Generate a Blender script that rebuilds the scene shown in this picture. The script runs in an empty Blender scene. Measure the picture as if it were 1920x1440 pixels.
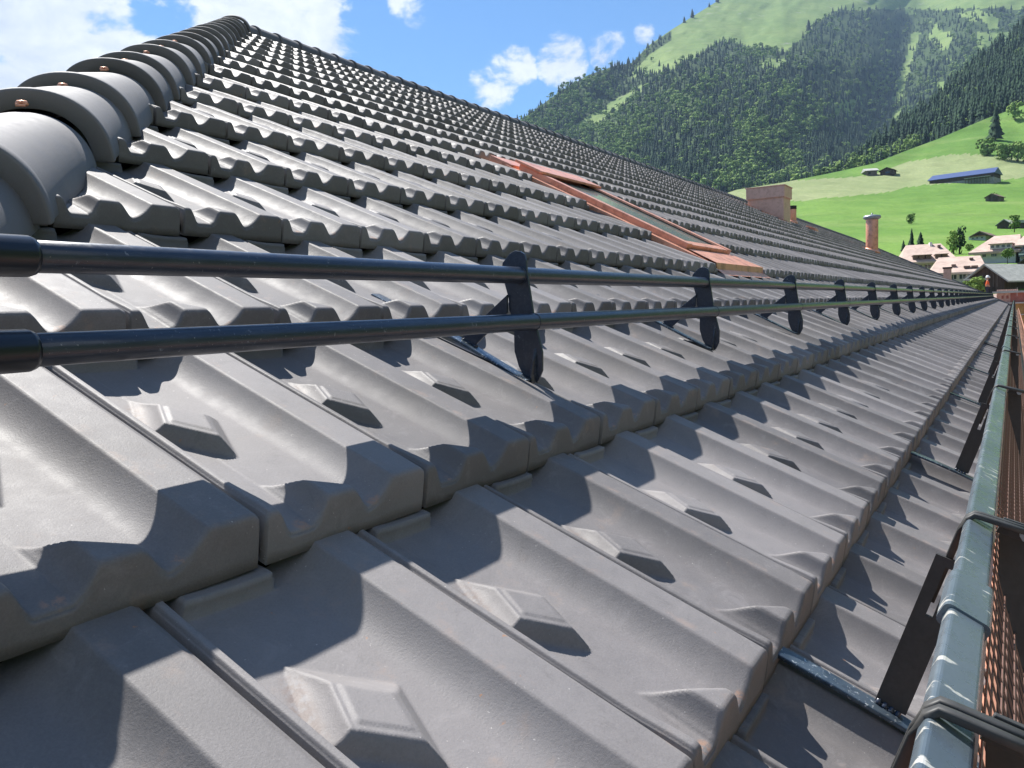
import bpy, math, random
import numpy as np
from mathutils import Vector, Matrix
rng=np.random.RandomState(7); random.seed(7)
S=bpy.context.scene
COL=S.collection
# ---------------------------------------------------------------- camera
FPX=1536.184; PITCH=math.radians(28.3)
AX,AY,AZ=-0.405305,0.329641,0.457813
CR=np.array([-0.41866,-0.00343,0.38976])          # camera in roof coordinates (along the eave, up the slope, off the surface)
def rotm(a,b,c):
    ca,sa,cb,sb,cc,sc=math.cos(a),math.sin(a),math.cos(b),math.sin(b),math.cos(c),math.sin(c)
    return np.array([[cc,-sc,0],[sc,cc,0],[0,0,1]])@np.array([[cb,0,sb],[0,1,0],[-sb,0,cb]])@np.array([[1,0,0],[0,ca,-sa],[0,sa,ca]])
sP,cP=math.sin(PITCH),math.cos(PITCH)
M=np.array([[1,0,0],[0,cP,-sP],[0,sP,cP]])           # roof frame -> world
Rw=M@rotm(AX,AY,AZ); CW=M@CR
cd=bpy.data.cameras.new('camera'); cam=bpy.data.objects.new('camera',cd); COL.objects.link(cam)
mw=np.eye(4); mw[:3,0]=-Rw[:,1]; mw[:3,1]=Rw[:,2]; mw[:3,2]=-Rw[:,0]; mw[:3,3]=CW
cam.matrix_world=Matrix(mw.tolist())
cd.sensor_width=36; cd.lens=FPX/1920*36; cd.clip_start=.02; cd.clip_end=20000
S.camera=cam
def ray(x,y):
    return Rw@np.array([1,-(x-960)/FPX,-(y-720)/FPX])
def at(x,y,r):                                       # place on the ground plan: bearing and height seen at r metres
    d=ray(x,y); return CW+d*(r/math.hypot(d[0],d[1]))
# ---------------------------------------------------------------- light
SUN_T=M@np.array([-0.50,-1.8,-1.0])                   # direction the sunlight travels
SUN_T/=np.linalg.norm(SUN_T)
sund=-SUN_T; sel=math.asin(sund[2]); saz=math.atan2(sund[0],sund[1])
sl=bpy.data.lights.new('sun','SUN'); sl.energy=5.0; sl.angle=math.radians(.53); sl.color=(1,.965,.91)
so=bpy.data.objects.new('sun',sl); COL.objects.link(so)
so.rotation_euler=Vector((-SUN_T).tolist()).to_track_quat('Z','Y').to_euler()
W=bpy.data.worlds.new("World"); S.world=W; W.use_nodes=True
S.view_settings.view_transform='Standard'; S.view_settings.look='None'
S.view_settings.exposure=1.07; S.view_settings.gamma=1
class NT:
    def __init__(s,t): s.t=t; s.n=t.nodes; s.l=t.links
    def new(s,ty,**k):
        n=s.n.new(ty)
        for a,v in k.items(): setattr(n,a,v)
        return n
    def link(s,a,b): s.l.new(a,b)
    def val(s,sock,v):
        if isinstance(v,bpy.types.NodeSocket): s.l.new(v,sock)
        elif v is not None:
            if hasattr(sock.default_value,'__len__') and not hasattr(v,'__len__'): v=(v,)*len(sock.default_value)
            if hasattr(v,'__len__') and len(v)==3 and len(sock.default_value)==4: v=tuple(v)+(1,)
            sock.default_value=v
    def math(s,op,a,b=None,c=None,clamp=False):
        n=s.new('ShaderNodeMath',operation=op,use_clamp=clamp); s.val(n.inputs[0],a)
        if b is not None: s.val(n.inputs[1],b)
        if c is not None: s.val(n.inputs[2],c)
        return n.outputs[0]
    def vmath(s,op,a,b=None):
        n=s.new('ShaderNodeVectorMath',operation=op); s.val(n.inputs[0],a)
        if b is not None: s.val(n.inputs[1],b)
        return n.outputs['Value'] if op in('DOT_PRODUCT','LENGTH') else n.outputs[0]
    def noise(s,vec,scale,detail=4,rough=.5,dist=0):
        n=s.new('ShaderNodeTexNoise'); s.val(n.inputs['Vector'],vec); s.val(n.inputs['Scale'],scale)
        n.inputs['Detail'].default_value=detail; n.inputs['Roughness'].default_value=rough; n.inputs['Distortion'].default_value=dist
        return n.outputs['Fac']
    def ramp(s,f,a,b,lo=0.,hi=1.,smooth=True):
        n=s.new('ShaderNodeMapRange',interpolation_type='SMOOTHSTEP' if smooth else 'LINEAR'); s.val(n.inputs[0],f)
        n.inputs[1].default_value=a;n.inputs[2].default_value=b;n.inputs[3].default_value=lo;n.inputs[4].default_value=hi
        return n.outputs[0]
    def mix(s,f,a,b,blend='MIX'):
        n=s.new('ShaderNodeMix',data_type='RGBA',blend_type=blend); s.val(n.inputs['Factor'],f); s.val(n.inputs['A'],a); s.val(n.inputs['B'],b)
        return [o for o in n.outputs if o.type=='RGBA'][0]
w=NT(W.node_tree); w.n.clear()
sky=w.new('ShaderNodeTexSky',sky_type='NISHITA'); sky.sun_disc=False; sky.sun_elevation=sel; sky.sun_rotation=saz
sky.altitude=1000; sky.air_density=1.0; sky.dust_density=.6; sky.ozone_density=2.2
tc=w.new('ShaderNodeTexCoord'); D=tc.outputs['Generated']
def cdir(x,y): 
    d=ray(x,y); return (d/np.linalg.norm(d)).tolist()
mp=w.new('ShaderNodeMapping'); mp.inputs['Scale'].default_value=(1,1,1.6); w.link(D,mp.inputs['Vector'])
n1=w.noise(mp.outputs[0],16,9,.62,.3)
# cumulus banks: (pixel bearing, angular radius in degrees, weight)
clouds=[((-120,60),17,.95),((150,110),10,.92),((60,-60),13,.92),((455,60),5.6,.98),((400,-60),6.5,.95),((505,15),3.6,.72),((480,110),4,.80),((560,120),2.4,.6),
        ((968,122),1.3,.50),((930,158),1.5,.53),((1052,112),1.5,.52),((1142,92),1.2,.48),((768,10),1.2,.58),((1208,66),.7,.48),((-700,0),12,.6)]
m=None
for (px,py),rad,wt in clouds:
    d=w.vmath('DOT_PRODUCT',D,cdir(px,py))
    f=w.ramp(d,math.cos(math.radians(rad*1.55)),math.cos(math.radians(rad*.05)),0,wt*1.12)
    m=f if m is None else w.math('MAXIMUM',m,f)
dens=w.math('ADD',m,w.math('MULTIPLY',w.math('SUBTRACT',n1,.5),w.math('MULTIPLY',w.ramp(m,0,.25),2.3)))
for vec,rad_,wt in (((-.55,-.45,.70),21,.95),((.15,-.85,.50),14,.9)):  # unseen clouds overhead and behind the camera, added to whiten the fill light
    q=math.sqrt(sum(a*a for a in vec)); d=w.vmath('DOT_PRODUCT',D,tuple(a/q for a in vec)); dens=w.math('MAXIMUM',dens,w.math('ADD',w.ramp(d,math.cos(math.radians(rad_*1.4)),math.cos(math.radians(rad_*.5)),0,wt),w.math('MULTIPLY',w.math('SUBTRACT',n1,.5),1.2)))
hole=w.ramp(w.vmath('DOT_PRODUCT',D,cdir(315,12)),math.cos(math.radians(2.6)),math.cos(math.radians(.6)),0,.8)
dens=w.math('SUBTRACT',dens,hole)
mask=w.ramp(dens,.34,.78)
mp2=w.new('ShaderNodeMapping'); mp2.inputs['Scale'].default_value=(1,1,1.6); mp2.inputs['Location'].default_value=(.006,.012,-.012)
w.link(D,mp2.inputs['Vector'])
n2=w.noise(mp2.outputs[0],16,9,.62,.3)
n3=w.noise(D,5,5,.6)
bright=w.math('ADD',w.math('MULTIPLY',w.math('SUBTRACT',n1,n2),2.2),.62,clamp=True)
body=w.math('ADD',w.math('MULTIPLY',bright,.55),w.ramp(n3,.35,.65,.1,.45),clamp=True)
ccol=w.mix(body,(4.2,5.0,6.2),(8.8,9.1,9.4))
skyc=w.mix(1.0,sky.outputs[0],(.60,.95,1.20),'MULTIPLY')
skyc=w.mix(.0,skyc,(0,0,0))
fin=w.mix(mask,skyc,ccol)
bg=w.new('ShaderNodeBackground'); bg.inputs['Strength'].default_value=.064; w.link(fin,bg.inputs['Color'])
wo=w.new('ShaderNodeOutputWorld'); w.link(bg.outputs[0],wo.inputs['Surface'])
# ---------------------------------------------------------------- helpers
def mat(name,col,rough=.6,metal=0.,fn=None,spec=.5):
    m=bpy.data.materials.new(name); m.use_nodes=True; t=NT(m.node_tree); b=t.n['Principled BSDF']
    b.inputs['Base Color'].default_value=tuple(col)+(1,); b.inputs['Roughness'].default_value=rough; b.inputs['Metallic'].default_value=metal
    b.inputs['Specular IOR Level'].default_value=spec
    if fn: fn(t,b)
    return m
def bump(t,b,h,strength=.3,dist=.001):
    n=t.new('ShaderNodeBump'); n.inputs['Strength'].default_value=strength; n.inputs['Distance'].default_value=dist
    t.val(n.inputs['Height'],h); t.link(n.outputs[0],b.inputs['Normal'])
def tag(o,label=None,cat=None,group=None,kind=None):
    if label: o['label']=label
    if cat: o['category']=cat
    if group: o['group']=group
    if kind: o['kind']=kind
    return o
def empty(name,loc=(0,0,0),**k):
    o=bpy.data.objects.new(name,None); COL.objects.link(o); o.location=loc; o.empty_display_size=.1; tag(o,**k); return o
def mk(name,verts,faces,m,parent=None,smooth=False,**k):
    me=bpy.data.meshes.new(name); me.from_pydata([tuple(map(float,v)) for v in verts],[],[tuple(map(int,f)) for f in faces]); me.update()
    if smooth: me.polygons.foreach_set('use_smooth',[True]*len(me.polygons))
    if m is not None:
        for q in (m if isinstance(m,(list,tuple)) else [m]): me.materials.append(q)
    o=bpy.data.objects.new(name,me); COL.objects.link(o)
    if parent is not None:
        o.parent=parent; o.matrix_parent_inverse=Matrix.Identity(4)
        if k.pop('world',False): pass
    tag(o,**{a:b for a,b in k.items() if a!='world'}); return o
def mk_np(name,V,F,m,parent=None,smooth=False,rnd=None,colors=None,mi=None):
    me=bpy.data.meshes.new(name); V=np.asarray(V,dtype=np.float32); F=np.asarray(F,dtype=np.int32)
    k=F.shape[1]
    me.vertices.add(len(V)); me.vertices.foreach_set('co',V.ravel())
    me.loops.add(F.size); me.loops.foreach_set('vertex_index',F.ravel())
    me.polygons.add(len(F)); me.polygons.foreach_set('loop_start',np.arange(0,F.size,k,dtype=np.int32)); 
    me.polygons.foreach_set('loop_total',np.full(len(F),k,dtype=np.int32))
    for q in (m if isinstance(m,(list,tuple)) else [m]): me.materials.append(q)
    if mi is not None: me.polygons.foreach_set('material_index',np.asarray(mi,dtype=np.int32))
    if smooth: me.polygons.foreach_set('use_smooth',np.ones(len(F),dtype=bool))
    if rnd is not None:
        a=me.attributes.new('rnd','FLOAT','POINT'); a.data.foreach_set('value',np.asarray(rnd,dtype=np.float32))
    me.update(calc_edges=True); me.validate()
    o=bpy.data.objects.new(name,me); COL.objects.link(o)
    if parent is not None: o.parent=parent
    return o
class MB:                                            # collects shapes for one mesh
    def __init__(s): s.v=[]; s.f=[]
    def add(s,V,F):
        k=len(s.v); s.v+= [tuple(map(float,q)) for q in V]; s.f+=[tuple(int(i)+k for i in f) for f in F]; return s
    def box(s,c,size,R=None,bev=0):
        x,y,z=[q/2 for q in size]; V=np.array([[a,b,d] for a in(-x,x) for b in(-y,y) for d in(-z,z)])
        F=[(0,1,3,2),(4,6,7,5),(0,4,5,1),(2,3,7,6),(0,2,6,4),(1,5,7,3)]
        if R is not None: V=V@np.array(R).T
        return s.add(V+np.array(c),F)
    def prism(s,poly,a,b,fr):                        # poly in 2D extruded between a and b; fr maps (x,y,e)->point
        n=len(poly); V=[fr(x,y,a) for x,y in poly]+[fr(x,y,b) for x,y in poly]
        F=[tuple(range(n-1,-1,-1)),tuple(range(n,2*n))]+[(i,(i+1)%n,(i+1)%n+n,i+n) for i in range(n)]
        return s.add(V,F)
    def tube(s,pts,r,n=12,caps=True,prof=None,up=None):
        pts=[np.array(p,float) for p in pts]; k0=len(s.v); m=len(pts)
        rr=r if hasattr(r,'__len__') else [r]*m
        prof=prof or [(math.cos(2*math.pi*i/n),math.sin(2*math.pi*i/n)) for i in range(n)]; n=len(prof)
        V=[]
        for i,p in enumerate(pts):
            d=(pts[min(i+1,m-1)]-pts[max(i-1,0)]); d/=np.linalg.norm(d)
            u=np.array(up if up is not None else ((0,0,1) if abs(d[2])<.9 else (1,0,0)),float); u=u-d*(u@d); u/=np.linalg.norm(u); q=np.cross(d,u)
            V+=[p+rr[i]*(a*q+b*u) for a,b in prof]
        F=[(i*n+j,i*n+(j+1)%n,(i+1)*n+(j+1)%n,(i+1)*n+j) for i in range(m-1) for j in range(n)]
        if caps: F+=[tuple(range(n-1,-1,-1)),tuple((m-1)*n+j for j in range(n))]
        return s.add(V,F)
    def build(s,name,m,parent=None,smooth=False,bevel=0,**k):
        o=mk(name,s.v,s.f,m,parent,smooth,**k)
        if bevel:
            b=o.modifiers.new('bevel','BEVEL'); b.width=bevel; b.segments=2; b.limit_method='ANGLE'; b.angle_limit=math.radians(35)
        return o
L=.33880; TW=.2; H=.0352
def nvn(v): return -.0052*np.maximum(0,np.asarray(v)/L-5)
def RW(u,v,n): return M@np.array([u,v,n+float(nvn(v))])
C1=-.846                                             # hip line: u = C1 + cP*v
UEND=32.0; VR=5.46
def hipu(v): return C1+cP*v
# ---------------------------------------------------------------- materials
def obj_rnd(t):
    a=t.new('ShaderNodeAttribute',attribute_name='rnd'); o=t.new('ShaderNodeObjectInfo')
    return t.math('FRACT',t.math('ADD',a.outputs['Fac'],o.outputs['Random']))
def tile_fn(t,b,base=(.178,.166,.165),stain=True):
    co=t.new('ShaderNodeTexCoord'); g=t.new('ShaderNodeNewGeometry'); P=g.outputs['Position']
    r=obj_rnd(t)
    big=t.noise(P,9,5,.6); mid=t.noise(P,48,6,.65); fine=t.noise(P,520,4,.8); speck=t.noise(P,330,2,.5)
    dust=t.noise(P,30,7,.78,.6)
    v=t.math('ADD',t.math('ADD',t.math('MULTIPLY',big,.30),t.math('MULTIPLY',mid,.20)),t.math('MULTIPLY',r,.34))
    v=t.math('ADD',v,t.math('MULTIPLY',fine,.42))
    c=t.mix(t.ramp(v,.42,.88),tuple(q*.70 for q in base),tuple(q*1.20 for q in base))
    if stain:
        # clay dust and rust coloured wear
        c=t.mix(t.ramp(dust,.52,.68,0,.26),c,tuple(q*1.6 for q in base)); c=t.mix(t.ramp(dust,.44,.30,0,.30),c,tuple(q*.55 for q in base))
        s=t.ramp(t.math('ADD',t.noise(P,17,5,.7),t.math('MULTIPLY',mid,.35)),.76,1.0,0,.45)
        c=t.mix(s,c,(.30,.215,.165))
        s2=t.ramp(speck,.715,.76,0,.75); c=t.mix(t.math('MULTIPLY',s2,t.ramp(t.noise(P,14,2,.5),.5,.62)),c,(.46,.43,.40))
        s3=t.ramp(t.noise(P,70,4,.7),.68,.74,0,.8); c=t.mix(t.math('MULTIPLY',s3,t.ramp(t.noise(P,6,2,.5),.52,.6)),c,(.33,.17,.09))
    if stain:
        # wear that belongs to the tile: rust in the two channels at the nose, brown rub marks on the bump flank and ridge edge
        sp=t.new('ShaderNodeSeparateXYZ'); t.link(co.outputs['Object'],sp.inputs[0]); X,Y=sp.outputs[0],sp.outputs[1]
        def blob(x0,y0,rx,ry):
            dx=t.math('DIVIDE',t.math('SUBTRACT',X,x0),rx); dy=t.math('DIVIDE',t.math('SUBTRACT',Y,y0),ry)
            return t.ramp(t.math('ADD',t.math('MULTIPLY',dx,dx),t.math('MULTIPLY',dy,dy)),1.,.1,0,1)
        nz=t.noise(P,150,4,.7)
        rr=t.math('MULTIPLY',t.math('MAXIMUM',blob(.044,.011,.010,.008),blob(.128,.011,.008,.007)),t.ramp(t.math('ADD',nz,t.math('MULTIPLY',r,.22)),.56,.76))
        c=t.mix(t.math('MULTIPLY',rr,.7),c,(.36,.21,.14))
        d=t.math('ABSOLUTE',t.math('SUBTRACT',t.math('MULTIPLY',t.math('SUBTRACT',X,.030),.88),t.math('MULTIPLY',t.math('SUBTRACT',Y,.214),.47)))
        fl=t.math('MULTIPLY',t.math('MULTIPLY',t.ramp(d,.011,.003,0,1),blob(.033,.214,.034,.045)),t.ramp(nz,.36,.58))
        c=t.mix(t.math('MULTIPLY',fl,.62),c,(.150,.108,.088))
        ed=t.math('MULTIPLY',t.ramp(t.math('ABSOLUTE',t.math('SUBTRACT',X,.156)),.010,.0,0,1),t.ramp(t.noise(P,26,5,.7),.52,.66))
        c=t.mix(t.math('MULTIPLY',ed,.32),c,(.33,.235,.185))
    t.link(c,b.inputs['Base Color'])
    t.link(t.ramp(t.math('ADD',mid,t.math('MULTIPLY',fine,.3)),.35,.95,.56+(0 if stain else .08),.68+(0 if stain else .12)),b.inputs['Roughness'])
    h=t.math('ADD',t.math('MULTIPLY',fine,.6),t.math('MULTIPLY',mid,.25))
    bump(t,b,h,.42,.0012)
mTile=mat('engobed_clay',(.15,.15,.16),.5,fn=tile_fn,spec=.45)
mHip=mat('engobed_clay_smooth',(.13,.13,.14),.42,fn=lambda t,b: tile_fn(t,b,(.140,.136,.142),False),spec=.6)
mDeck=mat('roof_felt',(.02,.018,.018),.9)
def steel_fn(t,b):
    P=t.new('ShaderNodeNewGeometry').outputs['Position']
    mp=t.new('ShaderNodeMapping'); mp.inputs['Scale'].default_value=(1,6,6); t.link(P,mp.inputs['Vector'])
    a=t.noise(mp.outputs[0],30,6,.7); f=t.noise(P,160,4,.7); k=t.noise(P,420,2,.5)
    c=t.mix(t.ramp(a,.40,.7),(.014,.022,.042),(.030,.040,.062))
    sc=t.math('MULTIPLY',t.ramp(f,.60,.70),t.ramp(t.noise(P,22,3,.6),.48,.62)); c=t.mix(t.math('MULTIPLY',sc,.65),c,(.24,.27,.31))
    c=t.mix(t.ramp(k,.70,.75,0,.5),c,(.30,.30,.30))
    t.link(c,b.inputs['Base Color']); t.link(t.ramp(t.math('ADD',f,t.math('MULTIPLY',sc,.5)),.3,1.0,.33,.55),b.inputs['Roughness'])
    b.inputs['Coat Weight'].default_value=.35; b.inputs['Coat Roughness'].default_value=.15
    bump(t,b,f,.12,.0008)
mSteel=mat('painted_steel',(.02,.025,.035),.3,fn=steel_fn)
def cap_fn(t,b):
    P=t.new('ShaderNodeNewGeometry').outputs['Position']; bump(t,b,t.noise(P,200,3,.6),.06,.0006)
mCap=mat('black_plastic',(.010,.012,.018),.28,fn=cap_fn)
def beam_fn(t,b):
    P=t.new('ShaderNodeNewGeometry').outputs['Position']
    a=t.noise(P,7,3,.5); f=t.noise(P,95,4,.6); k=t.noise(P,260,2,.5)
    c=t.mix(t.ramp(a,.38,.62),(.105,.135,.158),(.140,.172,.196))
    mp=t.new('ShaderNodeMapping'); mp.inputs['Scale'].default_value=(1,.35,.35); t.link(P,mp.inputs['Vector'])
    ch=t.ramp(t.math('ADD',t.noise(mp.outputs[0],120,3,.55),t.math('MULTIPLY',t.math('SUBTRACT',t.noise(P,11,3,.6),.5),.35)),.655,.70); c=t.mix(ch,c,(.62,.60,.54))
    t.link(c,b.inputs['Base Color']); t.link(t.ramp(f,.3,.7,.22,.40),b.inputs['Roughness']); b.inputs['Metallic'].default_value=.35
    bump(t,b,t.math('ADD',f,t.math('MULTIPLY',ch,.5)),.2,.001)
mBeam=mat('painted_aluminium',(.15,.2,.2),.3,fn=beam_fn)
def dark_fn(t,b):
    P=t.new('ShaderNodeNewGeometry').outputs['Position']; f=t.noise(P,120,4,.65)
    t.link(t.mix(f,(.022,.022,.021),(.060,.058,.054)),b.inputs['Base Color']); bump(t,b,f,.15,.001)
mDark=mat('dark_grey_steel',(.035,.035,.035),.55,fn=dark_fn)
def copper_fn(t,b,dull=False):
    P=t.new('ShaderNodeNewGeometry').outputs['Position']
    a=t.noise(P,6,5,.65); f=t.noise(P,40,5,.7); s=t.ramp(t.math('ADD',t.noise(P,13,4,.7),t.math('MULTIPLY',f,.2)),.56,.78,0,.65)
    lo,hi=((.64,.28,.175),(.90,.46,.31)) if not dull else ((.56,.33,.25),(.78,.50,.40))
    c=t.mix(a,lo,hi); c=t.mix(t.math('MULTIPLY',s,.4 if dull else .8),c,(.22,.10,.07))
    t.link(c,b.inputs['Base Color']); t.link(t.ramp(f,.3,.7,.32,.52),b.inputs['Roughness']); bump(t,b,t.math('ADD',a,t.math('MULTIPLY',f,.2)),.25,.004)
mCop=mat('copper_sheet',(.5,.25,.16),.4,.35,fn=copper_fn)
mCopD=mat('copper_dull',(.5,.25,.16),.5,.15,fn=lambda t,b: copper_fn(t,b,True))
def gut_fn(t,b):
    P=t.new('ShaderNodeNewGeometry').outputs['Position']
    mp=t.new('ShaderNodeMapping'); mp.inputs['Scale'].default_value=(.5,30,30); t.link(P,mp.inputs['Vector'])
    a=t.noise(mp.outputs[0],2.2,5,.75); f=t.noise(P,60,4,.7)
    c=t.mix(t.ramp(a,.35,.65),(.10,.055,.045),(.36,.20,.14)); c=t.mix(t.ramp(a,.66,.74,0,.8),c,(.60,.52,.47)); c=t.mix(t.ramp(f,.62,.72,0,.6),c,(.10,.08,.07))  # reflection streaks along the gutter are painted into the copper colour
    t.link(c,b.inputs['Base Color']); t.link(t.ramp(f,.3,.7,.25,.5),b.inputs['Roughness']); bump(t,b,a,.5,.004)
mGut=mat('gutter_copper',(.3,.16,.12),.4,.5,fn=gut_fn)
mMesh=mat('brown_wire',(.17,.095,.075),.45,.3)
def strip_fn(t,b):
    P=t.new('ShaderNodeNewGeometry').outputs['Position']; f=t.noise(P,210,4,.7); g=t.noise(P,30,3,.6)
    c=t.mix(t.ramp(g,.4,.6),(.050,.070,.095),(.095,.125,.155)); c=t.mix(t.ramp(f,.585,.66,0,.9),c,(.62,.64,.64)); t.link(c,b.inputs['Base Color']); bump(t,b,f,.3,.001)
mStrip=mat('scratched_galvanised_strip',(.08,.1,.13),.28,.5,fn=strip_fn)
mGlass=mat('glass_pane',(.17,.20,.185),.10,0,spec=1.0)
mSeal=mat('rubber_seal',(.012,.012,.013),.6)
mZinc=mat('zinc',(.30,.32,.34),.42,.6)
def simple(name,c,rough=.8,sc=3.,var=.25,metal=0,bmp=.2,stretch=None,c2=None):
    def fn(t,b):
        P=t.new('ShaderNodeNewGeometry').outputs['Position']
        if stretch:
            mp=t.new('ShaderNodeMapping'); mp.inputs['Scale'].default_value=stretch; t.link(P,mp.inputs['Vector']); P=mp.outputs[0]
        a=t.noise(P,sc,5,.65)
        t.link(t.mix(t.ramp(a,.3,.7),tuple(q*(1-var) for q in c),c2 or tuple(q*(1+var) for q in c)),b.inputs['Base Color'])
        if bmp: bump(t,b,a,bmp,.3/sc)
    return mat(name,c,rough,metal,fn=fn,spec=.3)
# ---------------------------------------------------------------- roof tile
def sst(x,a,b):
    q=np.clip((x-a)/(b-a),0,1); return q*q*(3-2*q)
def polyshape(x,y,P,ramps):
    o=np.full(np.broadcast(x,y).shape,9.); n=len(P)
    for i in range(n):
        (x0,y0),(x1,y1)=P[i],P[(i+1)%n]; ln=math.hypot(x1-x0,y1-y0)
        d=((x1-x0)*(y-y0)-(y1-y0)*(x-x0))/ln      # >0 inside for counter-clockwise
        o=np.minimum(o,d/ramps[i])
    return np.clip(o,0,1)
def tile_height(s,t):
    s,t=np.broadcast_arrays(np.asarray(s,float),np.asarray(t,float)); x=s*TW; y=t*L
    r=H*(1-t)
    D=.0212+.0030*sst(t,.05,.9)
    nose=1-sst(t,.04,.22)
    lip=.20-.14*nose                                # how deep the narrow lip at the seam lies (share of pan depth)
    P=lip+(.86+.14*nose-lip)*sst(s,.056+.012*nose,.082+.068*nose)
    P=P+(1-P)*sst(s,.08,.34)
    q=np.clip((s-.585)/(.755-.585),0,1); P=P*(1-q**1.9)
    P=P+.12*sst(s,.950,.982)+.16*(1-sst(s,.019,.034))
    z=r-D*P
    # middle bump: lozenge with crisp flat top and a concave left flank
    Q=[(.012,.183),(.070,.122),(.104,.196),(.051,.256)]; dd=[]
    for i in range(4):
        (x0,y0),(x1,y1)=Q[i],Q[(i+1)%4]; dd.append(((x1-x0)*(y-y0)-(y1-y0)*(x-x0))/math.hypot(x1-x0,y1-y0))
    c01=lambda v:np.clip(v,0,1)
    hf=c01(dd[0]/.0090); hr=c01(dd[1]/.016); hb_=c01(dd[2]/.026); hl=c01(dd[3]/.0185)
    b=np.minimum(np.minimum(hf**.85,hr**.85),np.minimum(hb_,np.where(hl<.16,hl*.9,.144+.856*c01((hl-.16)/.84)**1.75)))
    z=z+.0150*b*sst(s,.05,.10)
    inner=np.minimum(np.minimum(dd[0]-.0155,dd[1]-.018),np.minimum(dd[2]-.027,dd[3]-.0235))
    z=z+.0013*sst(inner,0,.0012)-.0006*np.exp(-((dd[3]-.0215)/.0011)**2)*(b>.98)
    # bump at the nose
    Q=[(.052,.074),(.054,-.05),(.119,-.05),(.119,.030)]; dd=[]
    for i in range(4):
        (x0,y0),(x1,y1)=Q[i],Q[(i+1)%4]; dd.append(((x1-x0)*(y-y0)-(y1-y0)*(x-x0))/math.hypot(x1-x0,y1-y0))
    hl=c01(dd[0]/.0165); hl=np.where(hl<.2,hl*.7,.14+.86*c01((hl-.2)/.8)**1.5)
    n2=np.minimum(np.minimum(hl,sst(c01(dd[2]/.022),-.1,1.0)),sst(c01(dd[3]/.020),-.1,1.0))
    z=np.maximum(z, z+(r-.0012-z)*n2)
    # raised rib across the head
    hb=polyshape(x,y,[(.020,.3255),(.108,.3255),(.108,.42),(.020,.42)],[.004,.007,.1,.004]); z=z+.0160*sst(hb,0,1)
    return z
YT=.0139
def tile_mesh(scols,trows,s0=0.,s1=1.,tmax=1.04,tmin=None,cut=None):
    ss=np.array([q for q in scols if s0+.004<q<s1-.004]); e0=max(s0,.019); e1=min(s1,.981)
    ss=np.concatenate([[e0,e0],ss[(ss>e0+.002)&(ss<e1-.002)],[e1,e1]]); dr=np.zeros(len(ss)); dr[0]=dr[-1]=.024
    tt=[q for q in trows if q>YT/L+.013]
    rows=[]                                           # (y, function of s -> n)
    top=lambda y:tile_height(ss,y/L)
    if tmin is None:
        zt=top(YT+.004); ye=np.clip(YT*zt/H,.002,YT)
        rows.append((.10,np.full(len(ss),.0015),1)); rows.append((.0,np.full(len(ss),-.0075),1)); rows.append((-.002,np.full(len(ss),-.0068),1))
        for f in(.12,.55,.80): rows.append((YT*f*.92,zt*f,1))
        rows.append((YT*.86,zt-.0031,1)); rows.append((YT*.95,zt-.0014,1)); rows.append((YT+.0012,zt-.0003,1)); rows.append((YT+.004,zt,1))
    else:
        tt=[tmin]+[q for q in tt if q>tmin]
    for q in tt:
        if q<=tmax: rows.append((q*L,top(q*L),1))
    m=len(ss); V=[]
    for y,z,k in rows:
        z=z.copy(); lowest=min(0.,y/L*-.0)
        z=z-dr
        if y<YT+.003: z=np.maximum(z,-.0075)
        yy=np.full(m,float(y))
        if tmin is None and k==1 and y<.036 and y>=.0:      # the face leans, so low troughs reach further out than the ridges
            yy=yy*ye/YT if y<YT else ye+(y-YT)*(.036-ye)/(.036-YT)
        V.append(np.stack([ss*TW,yy,z],1))
    V=np.concatenate(V); n=len(rows)
    i,j=np.meshgrid(np.arange(n-1),np.arange(m-1),indexing='ij')
    a=(i*m+j).ravel(); F=np.stack([a,a+1,a+m+1,a+m],1)
    return V,F
def lin(a,b,n): return list(np.linspace(a,b,n))
S_HI=sorted(set([round(q,4) for q in lin(.008,.985,112)]+[.022,.026,.030,.045,.052,.056,.060,.064,.068,.073,.078,.083,.955,.965,.972,.977]))
T_HI=lin(.055,1.04,165)
S_MD=[.02,.065,.10,.14,.18,.22,.26,.29,.32,.35,.40,.46,.50,.54,.58,.63,.68,.72,.75,.765,.86,.975]
T_MD=[.07,.12,.16,.20,.25,.32,.37,.42,.46,.50,.55,.60,.65,.70,.75,.85,.92,.945,.96,1.03]
S_LO=[.065,.13,.26,.35,.46,.58,.66,.72,.755,.96]; T_LO=[.08,.2,.5,.8,1.02]
# ---------------------------------------------------------------- building with the tiled roof
bld=empty('building',(15.5,4.8,-9.),label='long building whose dark grey clay tiled roof fills the foreground',cat='building')
def child_world(o,parent=bld):
    o.parent=parent; o.matrix_parent_inverse=Matrix.Translation(-Vector(parent.location)); return o
ROT=Matrix(M.tolist()).to_4x4()
HOLE=(3.05,3.82,.985,2.33)                            # skylight opening
def mpx(P):                                           # world points -> pixels (used to choose which tiles get an object of their own)
    Q=(np.asarray(P)-CW)@Rw; f=np.maximum(Q[...,0],1e-3); return 960-FPX*Q[...,1]/f,720-FPX*Q[...,2]/f,Q[...,0]
tiles=[]
for r in range(-1,16):
    off=.1 if r%2==0 else 0.
    v0=r*L
    k0=int(math.floor((hipu(max(v0,0))-off)/TW))-2
    kk=k0
    while True:
        u0=off+kk*TW; kk+=1
        if u0>=UEND-.01: break
        if u0+TW<hipu(v0)-.02 and u0+TW<-1.6: continue
        if u0+TW<hipu(v0): continue
        tiles.append((r,u0))
hull=[]
ind=[];field=[]
def overlaps(r,u0):
    a,b,c,d=HOLE; v0=r*L
    return u0<b-.002 and u0+TW>a+.002 and v0+L*.0+.03<d and v0+L>c+.05
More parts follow.
